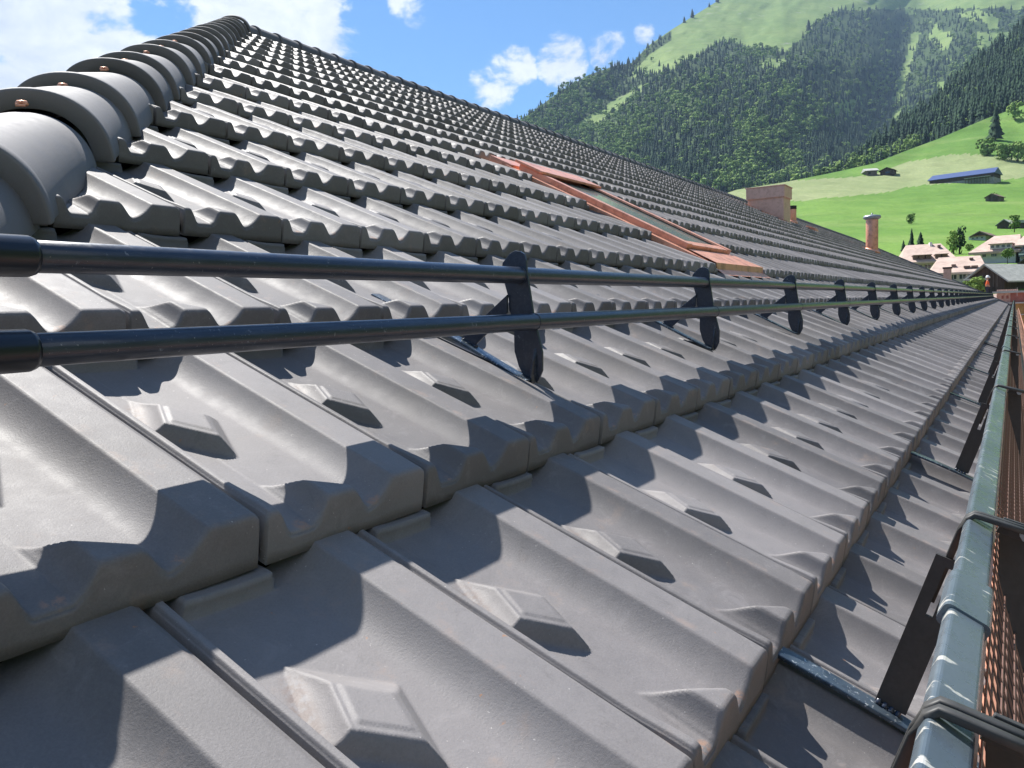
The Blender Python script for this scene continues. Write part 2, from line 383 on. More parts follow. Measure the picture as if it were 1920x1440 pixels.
for (r,u0) in tiles:
    v0=r*L; s0,s1=0.,1.; special=False
    if overlaps(r,u0):
        a,b,c,d=HOLE
        if v0<d-.03 and v0>=c-.05:                    # course starts inside the opening
            if r==6 : 
                pass
            if u0<a and u0+TW>a: s1=(a-u0)/TW; special=True
            elif u0<b and u0+TW>b: s0=(b-u0)/TW; special=True
            elif u0>=a-.002 and u0+TW<=b+.002: 
                continue
            if s1-s0<.08: continue
    if u0+TW>UEND: s1=(UEND-u0)/TW
    hipcut=hipu(v0+L)>u0
    c=np.array([RW(u0+a*TW,v0+b*L,.02) for a in(0,1) for b in(0,1)]); x,y,z=mpx(c)
    area=0
    if (z>.05).all():
        X=np.clip(x[[0,1,3,2]],0,1920);Y=np.clip(y[[0,1,3,2]],0,1440)
        area=.5*abs(np.dot(X,np.roll(Y,1))-np.dot(Y,np.roll(X,1)))
    else:
        if z.max()>.05: area=2e5 if r>=-1 and u0>-.5 else 0
    hull.append((area,r,u0,s0,s1,hipcut))
hull.sort(key=lambda q:-q[0])
_cache={}
def shared(key,*a,**k):
    if key not in _cache:
        V,F=tile_mesh(*a,**k); o=mk_np('roof_tile',V,F,mTile,smooth=True); _cache[key]=o.data; bpy.data.objects.remove(o)
    return _cache[key]
FV=[];FF=[];FR=[];base=0; cnt=0
prng=random.Random(3)
for (area,r,u0,s0,s1,hipcut) in hull:
    v0=r*L; plain=(s0==0 and s1==1 and not hipcut and r>=0)
    dz=float(nvn(v0)); tilt=prng.uniform(-.006,.006); du=prng.uniform(-.0012,.0012); dn=prng.uniform(0,.0018)
    R2=ROT@Matrix.Rotation(tilt,4,'Z')@Matrix.Rotation(-.0052/L if v0>5*L else 0,4,'X')
    if cnt<100 and area>0 and r>=-1:
        if plain: me=shared('hi',S_HI,T_HI)
        else:
            V,F=tile_mesh(S_HI,T_HI,s0,s1,tmin=.40 if r==-1 else None)
            if hipcut:
                fc=V[F].mean(1); keep=(u0+fc[:,0])>C1+cP*(v0+fc[:,1])+.045; F=F[keep]
                if len(F)<10: continue
            o=mk_np('roof_tile',V,F,mTile,smooth=True); me=o.data; bpy.data.objects.remove(o)
        o=bpy.data.objects.new('roof_tile',me); COL.objects.link(o)
        child_world(o); o.matrix_basis=Matrix.Translation(RW(u0+du,v0,dn).tolist())@R2; cnt+=1
        continue
    P0=RW(u0,v0,0); dist=math.hypot(u0-CR[0],v0)
    if area<=0 and dist>6: pass
    sc,tr=(S_MD,T_MD) if (dist<9) else (S_LO,T_LO)
    if dist<3.5: sc,tr=S_HI[::2],T_HI[::2]
    V,F=tile_mesh(sc,tr,s0,s1,tmin=.40 if r==-1 else None)
    if hipcut:
        fc=V[F].mean(1); F=F[(u0+fc[:,0])>C1+cP*(v0+fc[:,1])+.045]
        if len(F)<4: continue
    R3=np.array(R2.to_3x3()); V=V@R3.T+RW(u0+du,v0,dn)
    FV.append(V);FF.append(F+base);base+=len(V);FR.append(np.full(len(V),prng.random()))
# the face beyond the hip: mirror image of this face in the hip's vertical plane
for r in range(-1,16):
    off=.1 if r%2==0 else 0.; v0=r*L
    u0=off+math.floor((hipu(v0)-off)/TW)*TW
    for k in range(0,7):
        uu=u0+k*TW; V,F=tile_mesh(S_MD,T_MD,0,1,tmin=.40 if r==-1 else None)
        fc=V[F].mean(1); F=F[(uu+fc[:,0])>C1+cP*(v0+fc[:,1])+.045]
        if len(F)<4: continue
        V=V@M.T+RW(uu,v0,0); V=np.stack([V[:,1]+C1,V[:,0]-C1,V[:,2]],1); F=F[:,::-1]
        FV.append(V);FF.append(F+base);base+=len(V);FR.append(np.full(len(V),prng.random()))
o=mk_np('roof_tiles',np.concatenate(FV),np.concatenate(FF),mTile,smooth=True,rnd=np.concatenate(FR)); child_world(o); o['kind']='stuff'
# deck under the tiles, back slope, walls
def quadstrip(name,pts,m,parent=bld):
    o=mk(name,pts,[tuple(range(len(pts)))],m); child_world(o,parent); return o
vb=VR-.02
dk=MB()
def Fm(p): return np.array([p[1]+C1,p[0]-C1,p[2]])
vs=[-.2,5*L,VR]
for a,b in zip(vs[:-1],vs[1:]):
    dk.add([RW(hipu(a),a,-.03),RW(UEND,a,-.03),RW(UEND,b,-.03),RW(hipu(b),b,-.03)],[(0,1,2,3)])
    dk.add([Fm(RW(hipu(a),a,-.03)),Fm(RW(hipu(a)+8,a,-.03)),Fm(RW(hipu(b)+8,b,-.03)),Fm(RW(hipu(b),b,-.03))],[(3,2,1,0)])
o=dk.build('roof_deck',mDeck); child_world(o)
yr=RW(0,VR,0)[1]; zr=RW(0,VR,-.02)[2]; pr=RW(hipu(VR),VR,-.03)
mWall=simple('render_wall',(.50,.45,.38),.9,4,.08)
bk=MB().add([(pr[0],yr,zr),(UEND,yr,zr),(UEND,2*yr+.2,-.1),(pr[0],2*yr+.2,-.1)],[(0,1,2,3)]); o=bk.build('rear_roof_slope',mHip); child_world(o)
wl=MB(); x0,x1,y0,y1=-.45,UEND-.3,.35,2*yr-.3
wl.add([(x0,y0,-9),(x1,y0,-9),(x1,y0,-.02),(x0,y0,-.02)],[(0,1,2,3)]); wl.add([(x1,y0,-9),(x1,y1,-9),(x1,y1,-.1),(x1,yr,zr-.12),(x1,y0,-.02)],[(0,1,2,3,4)])
wl.add([(x0,y0,-9),(x0,y1,-9),(x0,y1,-.02),(x0,y0,-.02)],[(3,2,1,0)]); wl.add([(x0,y1,-9),(x1,y1,-9),(x1,y1,-.12),(x0,y1,-.12)],[(3,2,1,0)])
o=wl.build('wall',mWall); child_world(o)
sf=MB().add([RW(-1,-.2,-.032),RW(UEND,-.2,-.032),RW(UEND,-.2,-.032)+np.array([0,.6,-.06]),RW(-1,-.2,-.032)+np.array([0,.6,-.06])],[(0,1,2,3)]); o=sf.build('soffit',simple('soffit_boards',(.30,.2,.12))); child_world(o)
# verge flashing at the far gable
vf=MB().tube([RW(UEND,-.2,.035),RW(UEND,5*L,.035),RW(UEND,VR,.035)],.03,prof=[(-1,-1.2),(1,-1.2),(1,1),(-1,1)]); o=vf.build('verge_flashing',mHip); child_world(o)
# hip tiles
hd=M@np.array([cP,1,0]); hd=hd/np.linalg.norm(hd); hq=np.array([1,-1,0])/math.sqrt(2); hup=np.cross(hq,hd); 
if hup[2]<0: hup=-hup
def shell(prof,axis,q,up,org,th=.011,n=40):
    """open half-round tile lofted along axis; prof = [(a, width scale, lift)]"""
    V=[];F=[]
    ph=np.linspace(-math.pi/2,math.pi/2,n)
    for (a,sc,lift,t2) in prof:
        for k in (0,1):
            w_=(.114-t2*k)*sc; h_=(.112-t2*k)*sc
            for p in ph:
                V.append(org+axis*a+q*(w_*math.copysign(abs(math.sin(p))**.92,math.sin(p)))+up*(-.032+lift+h_*max(0,math.cos(p))**.86+(0)))
    m=len(prof); st=2*n
    for i in range(m-1):
        for j in range(n-1):
            a=i*st+j; F.append((a,a+1,a+st+1,a+st)); b=i*st+n+j; F.append((b+1,b,b+st,b+st+1))
        for e in (0,n-1):
            a=i*st+e; b=a+n; c=a+st; d=b+st; F.append((a,c,d,b) if e==0 else (b,d,c,a))
    for i in (0,m-1):
        for j in range(n-1):
            a=i*st+j; b=a+n; F.append((a,b,b+1,a+1) if i==0 else (a+1,b+1,b,a))
    return V,F
def halfround(name,org,axis,q,up,ln,seed=0):
    sc=1+random.uniform(-.01,.01)
    prof=[(0,1.04*sc,.002,.030),(.003,1.055*sc,.002,.030),(.016,1.055*sc,.002,.026),(.024,1.03*sc,.002,.016),(.034,1.02*sc,.001,.012),(ln*.5,.965*sc,-.003,.011),(ln*.86,.905*sc,-.007,.011),(ln+.04,.865*sc,-.010,.011)]
    V,F=shell(prof,axis,q,up,org); me=mk(name,V,F,mHip,smooth=True)
    bv=me.modifiers.new('bevel','BEVEL'); bv.width=.0022; bv.segments=2; bv.limit_method='ANGLE'; bv.angle_limit=math.radians(50)
    return me
hv=[.50,.79,1.055,1.37,1.57,1.86,2.06]
while hv[-1]<VR-.45: hv.append(hv[-1]+(.27 if len(hv)%2 else .235))
jit=[0]*8
def clip_mesh(P,ax,q,up,s=1.):
    b=MB(); 
    b.tube([P-q*.011*s+up*.003,P-q*.007*s+up*.0065*s,P+q*.0*s+up*.0075*s,P+q*.007*s+up*.006*s,P+q*.011*s+up*.002],[.0035*s,.0058*s,.005*s,.0058*s,.003*s],8)
    b.box(P+up*.003-ax*.006,(.018*s,.010,.004),R=np.stack([q,ax,up],1)); b.box(P+up*.008-ax*.004,(.006*s,.012,.003),R=np.stack([q,ax,up],1))
    return b
for i,v in enumerate(hv):
    v+=jit[i%8]; ln=.345
    org=RW(hipu(v),v,0)+np.array([0,0,.0]); 
    org[2]=RW(hipu(v),v,0)[2]; o=halfround('hip_tile',org,hd,hq,hup,ln); child_world(o)
    if i:
        P=org-hd*.022+hup*.0615
        c=clip_mesh(P,hd,hq,hup,.8).build('copper_clip',mCop,smooth=True); c.parent=o; c.matrix_parent_inverse=Matrix.Identity(4)
# ridge tiles
rid=[];u=hipu(VR)-.06; rx=np.array([1.,0,0]); ry=np.array([0,-1.,0]); rz=np.array([0,0,1.])
rest=MB(); k=0
while u<UEND-.05:
    org=np.array([u,yr,RW(0,VR,0)[2]-.012]); 
    if k<60:
        sc=1.; prof=[(0,.93,.004,.014),(.020,.93,.003,.014),(.025,.88,.002,.011),(.255,.85,-.002,.011)]
        V,F=shell(prof,rx,ry,rz,org,n=18 if k>12 else 30); o=mk('ridge_tile',V,F,mHip,smooth=True)
        e=o.modifiers.new('bevel','BEVEL'); e.width=.002; e.segments=1; e.limit_method='ANGLE'; e.angle_limit=math.radians(50); child_world(o)
    else:
        V,F=shell([(0,.93,.004,.014),(.020,.93,.003,.014),(.025,.88,.002,.011),(.255,.85,-.002,.011)],rx,ry,rz,org,n=10); rest.add(V,F)
    u+=.215; k+=1
o=rest.build('far_ridge_tiles',mHip,smooth=True); child_world(o); o['kind']='stuff'
# finial cap where hip meets ridge
V,F=shell([(-.02,1.07,.004,.014),(.0,1.08,.006,.014),(.12,1.06,.006,.014),(.2,1.0,.0,.011)],hd,hq,hup,RW(hipu(VR-.12),VR-.12,0),n=30); o=mk('ridge_end_cap',V,F,mHip,smooth=True); child_world(o)
# ---------------------------------------------------------------- snow guard with two rails
def RV(u,poly_v,poly_n): pass
sg=empty('snow_guard',RW(.6,.5,0).tolist(),label='long snow guard of two dark steel tubes on plate brackets across the tiles',cat='snow guard')
rails=[(.562,.146),(.510,.097)]
for (v,n) in rails:
    us=[-.30,.0]+list(np.arange(1,32,1.))
    b=MB().tube([RW(u,v,n) for u in us],.0121,20); o=b.build('rail_tube',mSteel,smooth=True); child_world(o,sg)
    cap=MB().tube([RW(u,v,n) for u in (-.33,-.328,-.088 if n>.12 else -.106,-.084 if n>.12 else -.102)],[.0128,.0152,.0152,.0138],24); o=cap.build('end_cap',mCap,smooth=True); child_world(o,sg)
    # socket joints
PLATE=[(.4845,.0135),(.4705,.0155),(.4665,.0230),(.4672,.040),(.479,.0639),(.4945,.0814),(.511,.0993),(.5335,.130),(.5552,.160),(.5610,.1705),(.568,.1772),(.576,.1777),(.5840,.1750),(.5905,.1672),(.5960,.1500),(.5935,.1430),(.5800,.1250),(.5700,.1145),(.5640,.1080),(.5555,.0930),(.5440,.0840),(.5390,.0780),(.5280,.0560),(.5210,.0430),(.5050,.0265)]
def bracket(parent,u):
    fr=lambda x,y,e: RW(e,x,y)
    b=MB().prism(PLATE,u-.0022,u+.0022,fr); pl=b.build('bracket_plate',mSteel,bevel=.0008); child_world(pl,parent)
    # twisted foot: blade turned flat
    b=MB(); c=[(.4705,.0180),(.476,.030),(.483,.048),(.492,.064)]; hw=[.0085,.0095,.0070,.0020]
    V=[];F=[]
    for (v,n),h in zip(c,hw): V+=[RW(u-h*1.3,v,n),RW(u+h*.3,v-.0035,n)]
    for i in range(3): F.append((2*i,2*i+1,2*i+3,2*i+2))
    b.add(V,F); foot=b.build('foot_blade',mSteel); so_=foot.modifiers.new('s','SOLIDIFY'); so_.thickness=.003; foot.parent=pl; foot.matrix_parent_inverse=Matrix.Identity(4)
    b=MB(); u1=u+.001; u0=u-.020
    path=[(.790,.0020),(.700,.0085),(.600,.0135),(.500,.0150),(.482,.0155),(.4735,.0185)]
    V=[];F=[]
    for v,n in path: V+=[RW(u0,v,n),RW(u1,v,n),RW(u1,v,n+.0045),RW(u0,v,n+.0045)]
    m=len(path)
    for i in range(m-1):
        for j in range(4): a=4*i+j;c_=4*i+(j+1)%4; F.append((a,c_,c_+4,a+4))
    F+=[(3,2,1,0),(4*m-4,4*m-3,4*m-2,4*m-1)]
    b.add(V,F); o=b.build('base_strip',mStrip,bevel=.0012); o.parent=pl; o.matrix_parent_inverse=Matrix.Identity(4)
    ST=[(.5655,.1135),(.5540,.0890),(.5850,.0170),(.6110,.0170)]
    b=MB().prism(ST,u-.0075,u-.0035,fr); o=b.build('strut',mSteel,bevel=.0006); o.parent=pl; o.matrix_parent_inverse=Matrix.Identity(4)
    wz=MB()
    for v in (.585,.596,.607): wz.tube([RW(u-.009,v,.018),RW(u-.003,v-.004,.020)],.0022,6)
    for (v,n) in rails: wz.tube([RW(u-.0042,v,n),RW(u-.0022,v,n)],[.0128,.0128],20)
    o=wz.build('weld',mSteel,smooth=True); o.parent=pl; o.matrix_parent_inverse=Matrix.Identity(4)
us=[.612,1.447]+[2.325+.888*k for k in range(33)]
for u in us:
    if u<UEND-.3: bracket(sg,u)
# ---------------------------------------------------------------- eave guard: flat beam on slotted brackets
eg=empty('eave_guard',RW(.36,-.1,0).tolist(),label='snow fence along the eave with a grey green flat beam on slotted dark brackets',cat='snow guard')
def rrect(hw,hh,r,n=5):
    P=[]
    for cx,cy,a0 in((hw-r,hh-r,0),(-hw+r,hh-r,90),(-hw+r,-hh+r,180),(hw-r,-hh+r,270)):
        for i in range(n): a=math.radians(a0+90*i/(n-1)); P.append((cx+r*math.cos(a),cy+r*math.sin(a)))
    return P
BV,BN=-.0765,.2045
nrm=M@np.array([0,0,1.])
b=MB().tube([RW(u,BV,BN) for u in [-.5,0]+list(range(1,33))],1.,prof=rrect(.0112,.0055,.003),up=nrm); o=b.build('beam',mBeam,smooth=False,bevel=0); child_world(o,eg)
for u in (.132,3.1,6.1,9.1,12.1,15.1,18.1,21.1):
    b=MB().tube([RW(u,BV,BN-.0004),RW(u+.075,BV,BN-.0004)],1.,prof=rrect(.0142,.0074,.004),up=nrm); o=b.build('beam_sleeve',mBeam); child_world(o,eg)
def eave_bracket(u,plate=True,ub=None):
    fr=lambda x,y,e: RW(e,x,y)
    if plate:
        path=[(.02,.004),(-.05,.0120),(-.10,.0160),(-.18,.020)]
        V=[];F=[]
        for v,n in path: V+=[RW(u-.018,v,n),RW(u+.003,v,n),RW(u+.003,v,n+.0045),RW(u-.018,v,n+.0045)]
        for i in range(3):
            for j in range(4): a=4*i+j;c_=4*i+(j+1)%4; F.append((a,c_,c_+4,a+4))
        F+=[(3,2,1,0),(12,13,14,15)]
        b=MB().add(V,F); st=b.build('base_strip',mStrip,bevel=.0012); child_world(st,eg)
        # slotted plate, made of a frame round the slot
        c0=np.array([-.0985,.022]); c1=np.array([-.0735,.171]); dv=(c1-c0)/np.linalg.norm(c1-c0); sd=np.array([dv[1],-dv[0]]); ln=np.linalg.norm(c1-c0)
        Q=lambda a,s_: c0+dv*a+sd*s_
        hw=.0135; a0,a1,sw=ln-.052,ln-.012,.0028
        n=6
        slot=[Q(a0+.0036*math.cos(math.pi+ math.pi*(i/(n-1)-.5)),sw*math.sin(math.pi+math.pi*(i/(n-1)-.5))) for i in range(n)]+[Q(a1+.0036*math.cos(math.pi*(i/(n-1)-.5)),sw*math.sin(math.pi*(i/(n-1)-.5))) for i in range(n)]
        b=MB()
        for (A,B_,C_,D_) in (((0,-hw),(a0-.0036,-hw),(a0-.0036,hw),(0,hw)),((a1+.0036,-hw),(ln,-hw),(ln,hw),(a1+.0036,hw)),((a0-.0036,-hw),(a1+.0036,-hw),(a1+.0036,-sw),(a0-.0036,-sw)),((a0-.0036,sw),(a1+.0036,sw),(a1+.0036,hw),(a0-.0036,hw))):
            b.prism([tuple(Q(*q)) for q in (A,B_,C_,D_)],u-.002,u+.002,fr)
        o=b.build('slotted_plate',mDark); child_world(o,eg)
        wz=MB()
        for k in range(4): wz.tube([RW(u-.006,-.088-.006*k,.020),RW(u+.004,-.088-.006*k,.024)],.0028,6)
        o=wz.build('weld',mSteel,smooth=True); o.parent=st; o.matrix_parent_inverse=Matrix.Identity(4)
    ub=u+.002 if ub is None else ub
    # pair of bent rods over the beam
    for k,d in enumerate((0,.0085)):
        pts=[(ub+d,-.0775,.128),(ub+d,-.0665,.196),(ub+d,-.0655,.2085),(ub+d,-.0685,.2140),(ub+d,-.0745,.2155),(ub+d,-.0900,.2190),(ub+d,-.1160,.2245)]
        b=MB().tube([RW(*p) for p in pts],.0030,10,prof=rrect(1,.8,.4,3)); 
        b.v=b.v
        o=b.build('clamp_rod',mDark,smooth=True); child_world(o,eg)
    b=MB().tube([RW(ub-.002,-.108,.2195),RW(ub+.012,-.108,.2195)],.0048,6); o=b.build('bolt',mZinc); child_world(o,eg)
    # angle piece and post outside the beam
    b=MB().prism([(-.0885,.2215),(-.1120,.2265),(-.1135,.2120),(-.0895,.2070)],ub+.013,ub+.0165,fr); o=b.build('angle_plate',mDark,bevel=.0006); child_world(o,eg)
    p0=RW(ub+.020,-.0900,.214); 
    b=MB().box(p0+np.array([0,-.0105,-.17]),(.004,.0235,.34)); o=b.build('post',mDark,bevel=.0006); child_world(o,eg)
eave_bracket(-.55,True,-.018)
for u in (.365,1.535,2.80,4.05,5.3,6.55,7.8,9.05,10.3,11.55,12.8,14.05,15.3,16.6,17.9,19.2,20.5,21.8,23.1,24.4,25.7,27,28.3,29.6,30.9): eave_bracket(u)
# copper gutter
gt=empty('gutter',RW(5,-.2,-.05).tolist(),label='half round copper gutter below the eave beam with brown reflection streaks painted in',cat='gutter')
gc=RW(0,-.20,-.012)+np.array([0,-.068,-.012])
arc=[(math.cos(a),math.sin(a)) for a in np.linspace(0,-math.pi,17)]
gus=[-1.2,-.5,0,1,2,4,8,16,UEND]
V=[];F=[]
for g_ in gus:
    for a,b_ in arc: V.append((g_,gc[1]+.062*a,gc[2]+.062*b_))
for i in range(len(gus)-1):
    for j in range(16): q=i*17+j; F.append((q,q+1,q+18,q+17))
o=mk('trough',V,F,mGut,smooth=True); e=o.modifiers.new('s','SOLIDIFY'); e.thickness=.002; child_world(o,gt)
o=MB().tube([(g_,gc[1]-.066,gc[2]+.004) for g_ in gus],.0085,12).build('front_bead',mCop,smooth=True); child_world(o,gt)
fl=MB().tube([RW(g_,-.192,.004) for g_ in gus],1,prof=[(-.012,-.012),(.012,-.012),(.012,.020),(-.012,.020)],up=nrm); o=fl.build('drip_edge',mCop); child_world(o,gt)
mg=MB(); NW=17
for k in range(NW):
    f=k/(NW-1); v_=-.0900+(-.262+.0900)*f; n_=.197+(.004-.197)*f
    mg.tube([RW(g_,v_+(.001*math.sin(k*3.1+i_)),n_) for i_,g_ in enumerate([-.5,0,.6,1.3,2.2,4,8,16,31.9])],.0008,5)
g_=-.45
while g_<10:
    mg.tube([RW(g_,-.0895,.198),RW(g_+.004,-.262,.004)],.0007,4); g_+=.024 if g_<3 else .08
o=mg.build('wire_mesh',mMesh); child_world(o,eg)
es=MB().tube([RW(g_,-.0915,.190) for g_ in (-.5,0,2,8,31.9)],1,prof=[(-.0018,-.009),(.0018,-.009),(.0018,.009),(-.0018,.009)],up=nrm); o=es.build('copper_edge_strip',mCop); child_world(o,eg)
# ---------------------------------------------------------------- skylight
sk=empty('skylight',RW(3.43,1.6,0).tolist(),label='roof window in bright copper flashing set among the tiles',cat='skylight')
fr=lambda x,y,e: RW(x,y,e)
def rbox(b,u0,u1,v0,v1,n0,n1): 
    return b.prism([(u0,v0),(u1,v0),(u1,v1),(u0,v1)],n0,n1,fr)
A,B_,C_,D_=HOLE
b=MB(); rbox(b,A+.006,B_-.006,C_+.055,D_-.03,-.028,.004); o=b.build('base_flashing',mCop); child_world(o,sk)
b=MB(); b.add([RW(A-.0,C_-.004,.003),RW(B_,C_-.004,.003),RW(B_-.004,C_+.042,.010),RW(A+.004,C_+.042,.010)],[(0,1,2,3)])
b.add([RW(A+.004,C_+.042,.010),RW(B_-.004,C_+.042,.010),RW(B_-.004,C_+.056,.034),RW(A+.004,C_+.056,.034)],[(0,1,2,3)])
b.add([RW(A+.004,C_+.056,.034),RW(B_-.004,C_+.056,.034),RW(B_-.05,C_+.21,.030),RW(A+.05,C_+.21,.030)],[(0,1,2,3)]); o=b.build('apron_flashing',mCop); child_world(o,sk)
for (u0,u1) in ((A+.004,A+.060),(B_-.060,B_-.004)):
    b=MB(); rbox(b,u0,u1,C_+.056,D_-.12,.0,.024)
    o=b.build('side_flashing',mCop,bevel=.002); child_world(o,sk)
i0,i1,j0,j1=A+.062,B_-.062,C_+.225,D_-.16
b=MB(); rbox(b,i0,i0+.055,j0,j1,.0,.050); rbox(b,i1-.055,i1,j0,j1,.0,.050); rbox(b,i0+.056,i1-.056,j0,j0+.055,.0,.046); rbox(b,i0+.056,i1-.056,j1-.05,j1,.0,.048)
o=b.build('window_frame',mCop,bevel=.003); child_world(o,sk)
b=MB(); rbox(b,i0+.054,i1-.054,j0+.053,j1-.048,.030,.036); o=b.build('window_pane',mGlass); child_world(o,sk)
for q0 in (i0+.050,i1-.0575):
    b=MB(); rbox(b,q0,q0+.0075,j0+.05,j1-.05,.034,.0400); o=b.build('seal',mSeal); child_world(o,sk)
b=MB(); rbox(b,i0-.01,i1+.01,j1-.14,j1+.03,.050,.063); o=b.build('hood',mCop,bevel=.003); child_world(o,sk)
b=MB(); rbox(b,A+.02,B_-.02,D_-.145,D_-.01,.0,.034); o=b.build('head_flashing',mCop,bevel=.003); child_world(o,sk)
# ---------------------------------------------------------------- chimney and vents
def vert(u,v,n=0): return RW(u,v,n)
ch=empty('chimney',RW(15.5,4.3,0).tolist(),label='broad copper clad chimney with a projecting band near the ridge',cat='chimney')
pa=RW(15.5,4.72,0); pb=RW(15.5,3.97,0); cx=15.5; zt=pb[2]+.66
ztop=at(1438,350,math.hypot(15.9,3.9))[2]
b=MB().box(((cx+.27),(pa[1]+pb[1])/2,(ztop-.2+pb[2]-.5)/2),(.54,pa[1]-pb[1],ztop-.2-pb[2]+.5)); o=b.build('shaft',mCopD,bevel=.004); child_world(o,ch)
b=MB().box((cx+.27,(pa[1]+pb[1])/2,ztop-.105),(.60,pa[1]-pb[1]+.05,.21)); o=b.build('cap_band',mCopD,bevel=.006); child_world(o,ch)
b=MB().box((cx+.27,(pa[1]+pb[1])/2,ztop+.006),(.63,pa[1]-pb[1]+.075,.016)); o=b.build('cap_sheet',mCopD,bevel=.003); child_world(o,ch)
b=MB().prism([(3.90,.0),(4.80,.0),(4.80,.036),(3.90,.036)],cx-.05,cx-.002,lambda x,y,e:RW(e,x,y)); o=b.build('flashing',mCop); child_world(o,ch)
def pipe(name,u,v,dia,h,m,label,cat,captype):
    p=RW(u,v,0.); r=empty(name,p.tolist(),label=label,cat=cat)
    o=MB().tube([p+np.array([0,0,-.15]),p+np.array([0,0,h])],dia/2,28).build('pipe',m,smooth=True,bevel=.003); child_world(o,r)
    if captype=='dark':
        o=MB().tube([p+np.array([0,0,h-.06]),p+np.array([0,0,h+.01])],dia/2*1.06,28).build('collar',mSeal,smooth=True,bevel=.002); child_world(o,r)
    if captype=='cowl':
        o=MB().tube([p+np.array([0,0,h-.02]),p+np.array([0,0,h+.01]),p+np.array([0,0,h+.05]),p+np.array([0,0,h+.085]),p+np.array([0,0,h+.11])],[dia*.50,dia*.70,dia*.72,dia*.66,dia*.2],28).build('cowl',mZinc,smooth=True); child_world(o,r)
        o=MB().tube([p+np.array([0,0,h+.10]),p+np.array([0,0,h+.15])],.02,12).build('knob',mZinc,smooth=True); child_world(o,r)
        sb=MB()
        for k in range(6):
            z=h*.15+k*h*.12; sb.tube([p+np.array([-.5*dia*1.004,0.,z]),p+np.array([-.5*dia*1.004,.0,z+.04])],.004,6)
        o=sb.build('rivets',mCopD); child_world(o,r)
    o=MB().tube([p+M@np.array([0,0,.0]),p+M@np.array([0,0,.05])+np.array([0,0,.02])],[dia*.75,dia*.52],24).build('collar_flashing',mCop,smooth=True); child_world(o,r)
    return r
pipe('vent_pipe',17.1,4.2,.165,.34,mCop,'short copper vent pipe with a black rim beside the broad chimney','vent pipe','dark')
pipe('flue_pipe',23.6,3.5,.31,.86,mCop,'tall round copper flue with a zinc cowl on the far roof','flue','cowl')
cs=empty('small_chimney',RW(29.6,1.9,0).tolist(),label='small square copper chimney with a dark top at the far end of the roof',cat='chimney')
p=RW(29.6,1.9,0)
o=MB().box(p+np.array([.12,0,.12]),(.24,.22,.5)).build('shaft',mCopD,bevel=.004); child_world(o,cs)
o=MB().box(p+np.array([.12,0,.38]),(.29,.27,.05)).build('cap',mSeal,bevel=.004); child_world(o,cs)
tv=empty('tile_vent',RW(18.2,4.0,0).tolist(),label='low copper hooded vent lying on the tiles below the vent pipe',cat='roof vent')
o=MB().prism([(3.9,.02),(4.15,.02),(4.15,.055),(3.95,.075)],18.1,18.35,lambda x,y,e:RW(e,x,y)).build('hood',mCop,bevel=.004); child_world(o,tv)

# ---------------------------------------------------------------- land
def grass_fn(t,b,c1=(.090,.188,.030),c2=(.142,.248,.046),dry=(.30,.33,.13),rock=0.,drya=.25):
    P=t.new('ShaderNodeNewGeometry').outputs['Position']
    a=t.noise(P,.012,6,.62,.4); f=t.noise(P,.09,6,.7); h=t.noise(P,.7,4,.7)
    mp=t.new('ShaderNodeMapping'); mp.inputs['Scale'].default_value=(.25,.25,1.6); t.link(P,mp.inputs['Vector']); st=t.noise(mp.outputs[0],.08,5,.6)
    c=t.mix(t.ramp(t.math('ADD',t.math('MULTIPLY',a,.6),t.math('MULTIPLY',f,.4)),.38,.62),c1,c2)
    c=t.mix(t.ramp(st,.5,.72,0,drya),c,dry)
    c=t.mix(t.ramp(h,.35,.75,0,.40),c,tuple(q*.60 for q in c1)); c=t.mix(t.ramp(t.noise(P,.035,3,.5,1.),.56,.66,0,.30),c,tuple(q*.66 for q in c1))
    if rock: 
        r=t.ramp(t.noise(P,.02,8,.7),.60,.68,0,rock); c=t.mix(r,c,(.26,.25,.22))
    t.link(c,b.inputs['Base Color']); bump(t,b,t.math('ADD',f,t.math('MULTIPLY',h,.3)),.5,1.5)
mMead=mat('meadow_grass',(.1,.2,.03),.9,fn=grass_fn,spec=.15)
mHay=mat('flowering_meadow',(.2,.25,.08),.9,fn=lambda t,b: grass_fn(t,b,(.20,.245,.105),(.27,.305,.145),(.36,.36,.21)),spec=.15)
mAlp=mat('alpine_grass',(.1,.17,.04),.9,fn=lambda t,b: grass_fn(t,b,(.115,.185,.045),(.175,.24,.065),(.26,.26,.13),.55),spec=.15)
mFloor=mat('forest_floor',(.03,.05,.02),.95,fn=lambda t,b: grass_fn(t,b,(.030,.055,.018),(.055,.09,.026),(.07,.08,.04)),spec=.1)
mGround=simple('valley_ground',(.10,.12,.06),.9,.3,.3)
mStreet=simple('street_paving',(.30,.22,.19),.9,2.5,.15)
GZ=-9.
o=mk('ground',[(-6000,-6000,GZ-6),(9000,-6000,GZ-6),(9000,9000,GZ-6),(-6000,9000,GZ-6)],[(0,1,2,3)],mGround); o['kind']='structure'
V=[];F=[]
def fr_(x): return x
o=mk('street',[(-60,-30,GZ-.5),(120,-30,GZ-.5),(120,0.2,GZ-.5),(-60,.2,GZ-.5)],[(0,1,2,3)],mStreet); o['kind']='structure'
